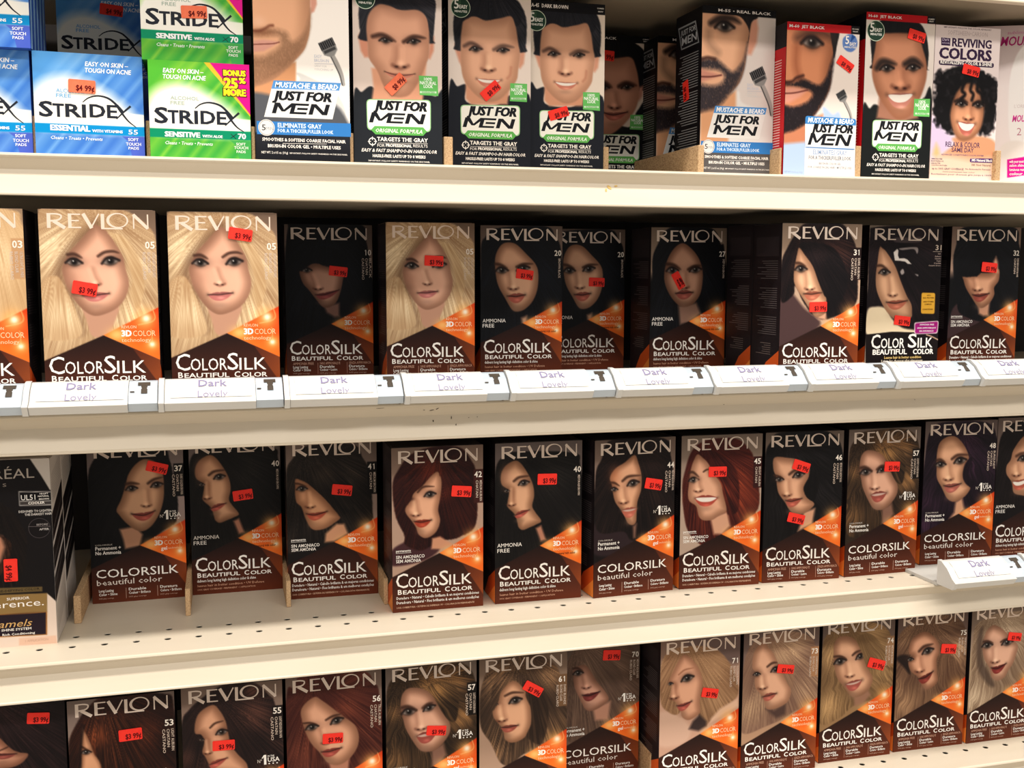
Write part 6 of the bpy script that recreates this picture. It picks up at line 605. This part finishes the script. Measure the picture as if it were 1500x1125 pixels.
# ---------------------------------------------------------------- shelves
STEEL = mat('cream_enamel', (214, 202, 182), .38, .45, (22, (205, 192, 170), .45, .75, (.15, 1, 1)))
UNDER = mat('cream_enamel_shaded', (150, 138, 120), .5, .3)  # darker copy of the cream enamel, underside shade put into its color
LIP = .0323
def holes_deck(z, x0, x1, rows, depth):
    p = .0254; V = []; F = []; n = 16; r = .0029
    xs = np.arange(math.floor((x0-.0183)/p), math.ceil((x1-.0183)/p))*p+.0183-p/2; xa, xb = xs[0], xs[-1]+p
    ys = [y-p/2 for y in rows]
    def quad(a, b, c, d):
        i = len(V); V.extend([(a, c, z), (b, c, z), (b, d, z), (a, d, z)]); F.append((i, i+1, i+2, i+3))
    quad(xa, xb, .004, ys[0]); quad(xa, xb, ys[-1]+p, depth)
    an = [math.pi/4+2*math.pi*k/n for k in range(n)]
    for y in ys:
        for xx in xs:
            cx, cy = xx+p/2, y+p/2; i0 = len(V)
            for a in an:
                m = max(abs(math.cos(a)), abs(math.sin(a))); V.append((cx+math.cos(a)/m*p/2, cy+math.sin(a)/m*p/2, z))
            for a in an: V.append((cx+math.cos(a)*r, cy+math.sin(a)*r, z))
            for a in an: V.append((cx+math.cos(a)*r, cy+math.sin(a)*r, z-.0007))
            for k in range(n):
                k2 = (k+1) % n; F.append((i0+k, i0+k2, i0+n+k2, i0+n+k)); F.append((i0+n+k, i0+n+k2, i0+2*n+k2, i0+2*n+k))
    return np_mesh('deck', V, F)
def shelf(z, label, depth=BACK-.002):
    x0, x1 = -.55, 1.75; t = empty('store_shelf', (0, 0, z), 0, label, 'shelf', 'cream metal store shelves')
    d = link('deck', holes_deck(0, x0, x1, (.0303, .0557), depth), STEEL, t)
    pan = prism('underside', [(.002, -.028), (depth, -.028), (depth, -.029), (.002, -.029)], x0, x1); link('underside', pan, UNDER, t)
    prof = [(.004, 0), (-.0022, 0), (-.0036, -.0008), (-.0040, -.0020), (-.0034, -.0032), (-.0022, -.0042), (.0034, -.0120), (-.0030, -.0298), (-.0040, -.0306), (-.0040, -.0318), (-.0030, -LIP), (.004, -LIP), (.004, -.0300), (.0075, -.0130), (.004, -.003)]
    link('price_rail', prism('price_rail', prof, x0, x1), STEEL, t); return t
def scuffs(t, marks, col, m):
    V = []; F = []; rd = random.Random(4)
    for x, zo, w, h, sl in marks:   # dents and rubbed marks on the sloping rail
        i = len(V); n = 7; pts = []
        for k in range(n):
            a = 2*math.pi*k/n; r = .6+.5*rd.random(); u, v = math.cos(a)*w/2*r, math.sin(a)*h/2*r
            z = zo+v+u*sl; y = .0034-.0064*(-.012-z)/.0178 if z < -.012 else .0034-.0056*(z+.012)/.0078
            pts.append((x+u, y-.0004, z))
        V += pts; F.append(tuple(range(i, i+n))[::-1])
    o = link('scuff_marks', np_mesh('scuff_marks', V, F), mat(m, col, .7, .1), t); o['kind'] = 'stuff'
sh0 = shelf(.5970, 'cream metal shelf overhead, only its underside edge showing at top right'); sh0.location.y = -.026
s1 = shelf(Z1, 'cream metal shelf holding acne pads and men\'s hair color, the topmost full one')
s2 = shelf(Z2, 'cream metal shelf with the row of white label holders along its front')
scuffs(s2, [(.3445, -.0072, .006, .0008, .25), (.3493, -.0060, .0030, .0012, .5), (.3380, -.0068, .0016, .0006, 0), (.3462, -.0168, .0012, .0020, .2), (.3625, -.0143, .0010, .0028, .9), (.3662, -.0205, .0010, .0018, .3), (.3780, -.0150, .0012, .0008, 0), (.3857, -.0146, .0010, .0008, .4), (.2996, -.0035, .0100, .0008, 0), (.6230, -.0112, .0012, .0008, 0), (.8300, -.0130, .0010, .0010, 0)], (70, 58, 48), 'scuffed_enamel')
scuffs(s1, [(.5060, -.0150, .0060, .0040, -.3), (.5125, -.0140, .0036, .0024, 0), (.5030, -.0180, .0020, .0036, 0)], (214, 180, 112), 'yellow_stain')
shelf(Z3, 'cream metal shelf with two rows of punched holes, third from the top')
shelf(Z4, 'cream metal shelf at the bottom, mostly hidden under its hair dye boxes')
bm = bmesh.new(); box_bm(bm, -.55, 1.75, BACK, BACK+.01, -.6, .9); wb = link('back_panel', bm_mesh('back_panel', bm), mat('gondola_back_shaded', (44, 40, 38), .7, .15, (6, (36, 33, 31), .4, .7))); tag(wb, 'back panel of the store shelving, colored dark for shade, behind all the boxes', 'panel')  # back panel darkened: shade deep in the shelves put into its color
for nm, z, c, c2 in (('floor', -1.10, (196, 186, 170), (178, 168, 152)), ('ceiling', 2.40, (236, 232, 224), (228, 223, 214))):
    bm = bmesh.new(); box_bm(bm, -3.5, 4.5, -4.5, .8, z-(.05 if nm == 'floor' else 0), z+(.0 if nm == 'floor' else .05)); fo = link(nm, bm_mesh(nm, bm), mat(nm+'_finish', c, .5, .3, (3, c2, .45, .6))); fo['kind'] = 'structure'
# ---------------------------------------------------------------- boxes
FIX = {'j_m55': dict(x=-.0014), 'r3_41': dict(x=-.0012), 'mousse': dict(x=.006), 'st_topg': dict(z=-.0013)}
for (k, name, des, cls, side, x, y, rz, W, H, D, z, label, group) in BOXES:
    f = FIX.get(k, {}); x += f.get('x', 0); z += f.get('z', 0)
    if k.startswith('r4'): z = Z4
    if k.startswith('r2'): z = max(z, Z2+.0035)
    carton(k, name, des, cls, side, x, y, rz, W, H, D, z, label, group)
RW, RH = .08547, .15368
carton('q1', 'hair_dye_box', None, 'd', 1, .6846, .0690, 0, RW, RH, .055, .2067, 'dark hair dye box queued behind the auburn 31 box, only its side showing', 'hair dye boxes queued behind others')
carton('q2', 'hair_dye_box', None, 'u', 0, -.0615, .1072, 0, .092, .1585, .062, 0, 'second tall black and white hair dye box queued behind the first one', 'hair dye boxes queued behind others')
carton('q3', 'hair_dye_box', None, 'd', 1, .5865, .1080, 0, RW, RH, .055, Z4, 'dark hair dye box queued behind the honey blonde box of bottom shelf', 'hair dye boxes queued behind others')
carton('q4', 'acne_pad_box', None, 'b', 0, .0368, .15, 0, .0798, .0784, .08, Z1, 'blue acne pad box at the back, under the shadowed one', 'acne pad boxes stacked at the left of the top shelf')
# ---------------------------------------------------------------- particle-board dividers
WOOD = mat('particle_board', (206, 174, 134), .75, .15, (900, (160, 124, 88), .40, .70, (1, .4, 1)))
def divider(x, y, z, th, label, h=.0255, depth=.22, grp='wooden shelf dividers'):
    bm = bmesh.new(); box_bm(bm, -th/2, th/2, 0, min(depth, BACK-.004-y), .0002, h); o = link('wooden_divider', bm_mesh('wooden_divider', bm, .0005), WOOD); o.location = (x, y, z); tag(o, label, 'divider', grp); return o
for x, y, th, lb in ((.0408, .0908, .006, 'raw wood divider right of the tall black and white box, third shelf'), (.1351, .0877, .0044, 'raw wood divider between the 37 box and shadowed ash brown box'), (.2252, .0898, .0042, 'raw wood divider left of the box with the swept fringe, third shelf'), (.3144, .0743, .0040, 'raw wood divider tight against the reddish 42 box')):
    divider(x, y, Z3, th, lb)
for x, y, th, h, lb in ((.0350, .0135, .0030, .030, 'raw wood divider left of the blue acne pad box'), (.1187, .018, .0034, .030, 'raw wood divider between blue and green acne pad boxes'), (.2004, .014, .0030, .028, 'raw wood divider between green pads and bearded jaw box'), (.2810, .018, .0034, .026, 'raw wood divider left of the frowning man\'s box'), (.3645, .020, .0080, .026, 'raw wood divider right of the frowning man\'s box'), (.5235, .060, .0070, .027, 'raw wood divider right of the dark brown men\'s box'),
    (.6000, .014, .0060, .026, 'raw wood divider with long visible side left of the real black beard box'), (.6808, .013, .0022, .026, 'raw wood divider left of the red sided beard box'), (.7620, .011, .0060, .030, 'raw wood divider left of the smiling man\'s red box'), (.9165, .006, .0055, .030, 'raw wood divider in front of the angled mousse box')):
    divider(x, y, Z1, th, lb, h, .10 if x > .9 else .22)
divider(.5790, .052, Z4, .006, 'raw wood divider beside the set back grey blonde box, bottom shelf', .030)
# ---------------------------------------------------------------- label holders with pusher trays
PLA = mat('white_plastic', (208, 207, 203), .32, .45); PLB = mat('bluish_plastic', (184, 194, 203), .3, .45); PLF = mat('tray_plastic', (196, 194, 188), .45, .4)
CARDW = mat('label_card', (216, 214, 208), .6, .2); SLOT = mat('slot_shadow', (70, 62, 54), .7, .1)
PIT = .0951
def holder(x, z, label, group, W=PIT-.0012, tray=True):
    t = empty('label_holder', (x, 0, z), 0, label, 'label holder', group)
    y0, y1 = -.0078, -.0350
    top, brk, bot = (y0, .0262), (y1+.002, .0108), (y1, .0032)
    body = [(y0, .0262), (y0-.004, .0259), (y0-.012, .0215), (y1+.006, .0128), (y1+.002, .0104), (y1, .0096), (y1+.0046, .0032), (y1+.006, .0028), (y0, .0030)]
    link('body', prism('body', body, .0045, W*.775), PLA, t)
    rib = [(y0, .0272), (y0-.006, .0268), (y0-.015, .0214), (y1+.004, .0130), (y1-.001, .0100), (y1+.0036, .0026), (y0, .0024)]
    link('end_rib', prism('end_rib', rib, 0, .0042), PLA, t)
    pl = [(y0, .0255), (y0-.004, .0250), (y0-.012, .0208), (y1+.004, .0098), (y1+.007, .0034), (y0, .0030)]
    link('slot_plate', prism('slot_plate', pl, W*.778, W), PLB, t)
    # paper label under the sloping window
    s0, s1 = Vector((0, y0-.0045, .0257)), Vector((0, y1+.0056, .0126)); mid = Vector((0, y0-.0122, .0214))
    def at(f):   # point on the sloping face, 0 top .. 1 bottom, lifted a little
        k = (mid-s0).length; n = (s1-mid).length; d = f*(k+n)
        p = s0.lerp(mid, d/k) if d < k else mid.lerp(s1, (d-k)/n); return p+Vector((0, -.0002, .00035))
    xa, xb = .009, W*.745; V = []; F = []
    for i, f in enumerate((0.04, .33, .66, .97)):
        p = at(f); V += [(xa, p.y, p.z), (xb, p.y, p.z)]
        if i: F.append((2*i-2, 2*i-1, 2*i+1, 2*i))
    card = link('label_card', np_mesh('label_card', V, np.array(F, np.int32)), CARDW, t)
    L = Lettering(1000.); c = (138, 132, 166); L.text('Dark', .0300, .0520, .46, .38, c, .012); L.text('Lovely', .0295, .0525, .97, .30, (150, 145, 174), .0)
    NV = []
    for P in L.V:
        q = [at(min(.99, max(.02, v))) for v in P[:, 2]]; NV.append(np.column_stack([P[:, 0], [a.y-.0002 for a in q], [a.z+.0002 for a in q]]))
    # letters were laid with height as a fraction of the slope
    L.V = NV; link('lettering', L.build('lettering'), INKL, card)
    # T-shaped slot
    L = Lettering(1000.); cx = W*.895
    for (a, b, f0, f1) in ((-.0046, .0046, .06, .24), (-.0021, .0026, .2, .60), (-.0102, -.0070, .50, .55)): L.poly([(cx+a, f0), (cx+b, f0), (cx+b, f1), (cx+a, f1)], (74, 66, 58))
    pq = lambda f: (Vector((0, y0-.004, .0250)).lerp(Vector((0, y0-.012, .0208)), f/.36) if f < .36 else Vector((0, y0-.012, .0208)).lerp(Vector((0, y1+.004, .0098)), (f-.36)/.64))
    L.V = [np.column_stack([P[:, 0], [pq(v).y-.0004 for v in P[:, 2]], [pq(v).z+.0004 for v in P[:, 2]]]) for P in L.V]
    link('t_slot', L.build('t_slot'), INKL, t)
    if tray:
        bm = bmesh.new(); box_bm(bm, .0005, W-.0005, -.0072, .26, .0002, .0034); link('tray', bm_mesh('tray', bm), PLF, t)
    return t
hx = [.0245-PIT, .0245, .1223, .2187, .3161, .4069, .5031, .5967, .6917, .7851, .8793, .9744]
wh = ['at far left edge of the second shelf', 'under the first blonde box', 'under the second blonde box', 'under the shadowed black hair box', 'under the third blonde box', 'under the pair of brown black boxes', 'in the gap right of the brown black pair', 'under the empty gap left of the 31 box', 'under the auburn 31 box', 'under the scuffed torn box', 'under the number 32 box', 'at the far right edge of the second shelf']
for i, x in enumerate(hx):
    w = (hx[i+1]-x if i+1 < len(hx) else PIT)-.0008
    holder(x, Z2, 'white plastic label holder '+wh[i], 'label holders along the second shelf', w)
holder(.8570, Z3, 'lone white label holder under the burgundy black box on the third shelf', 'label holders on the third shelf'); holder(.8570+PIT, Z3, 'white label holder at far right edge of the third shelf', 'label holders on the third shelf')
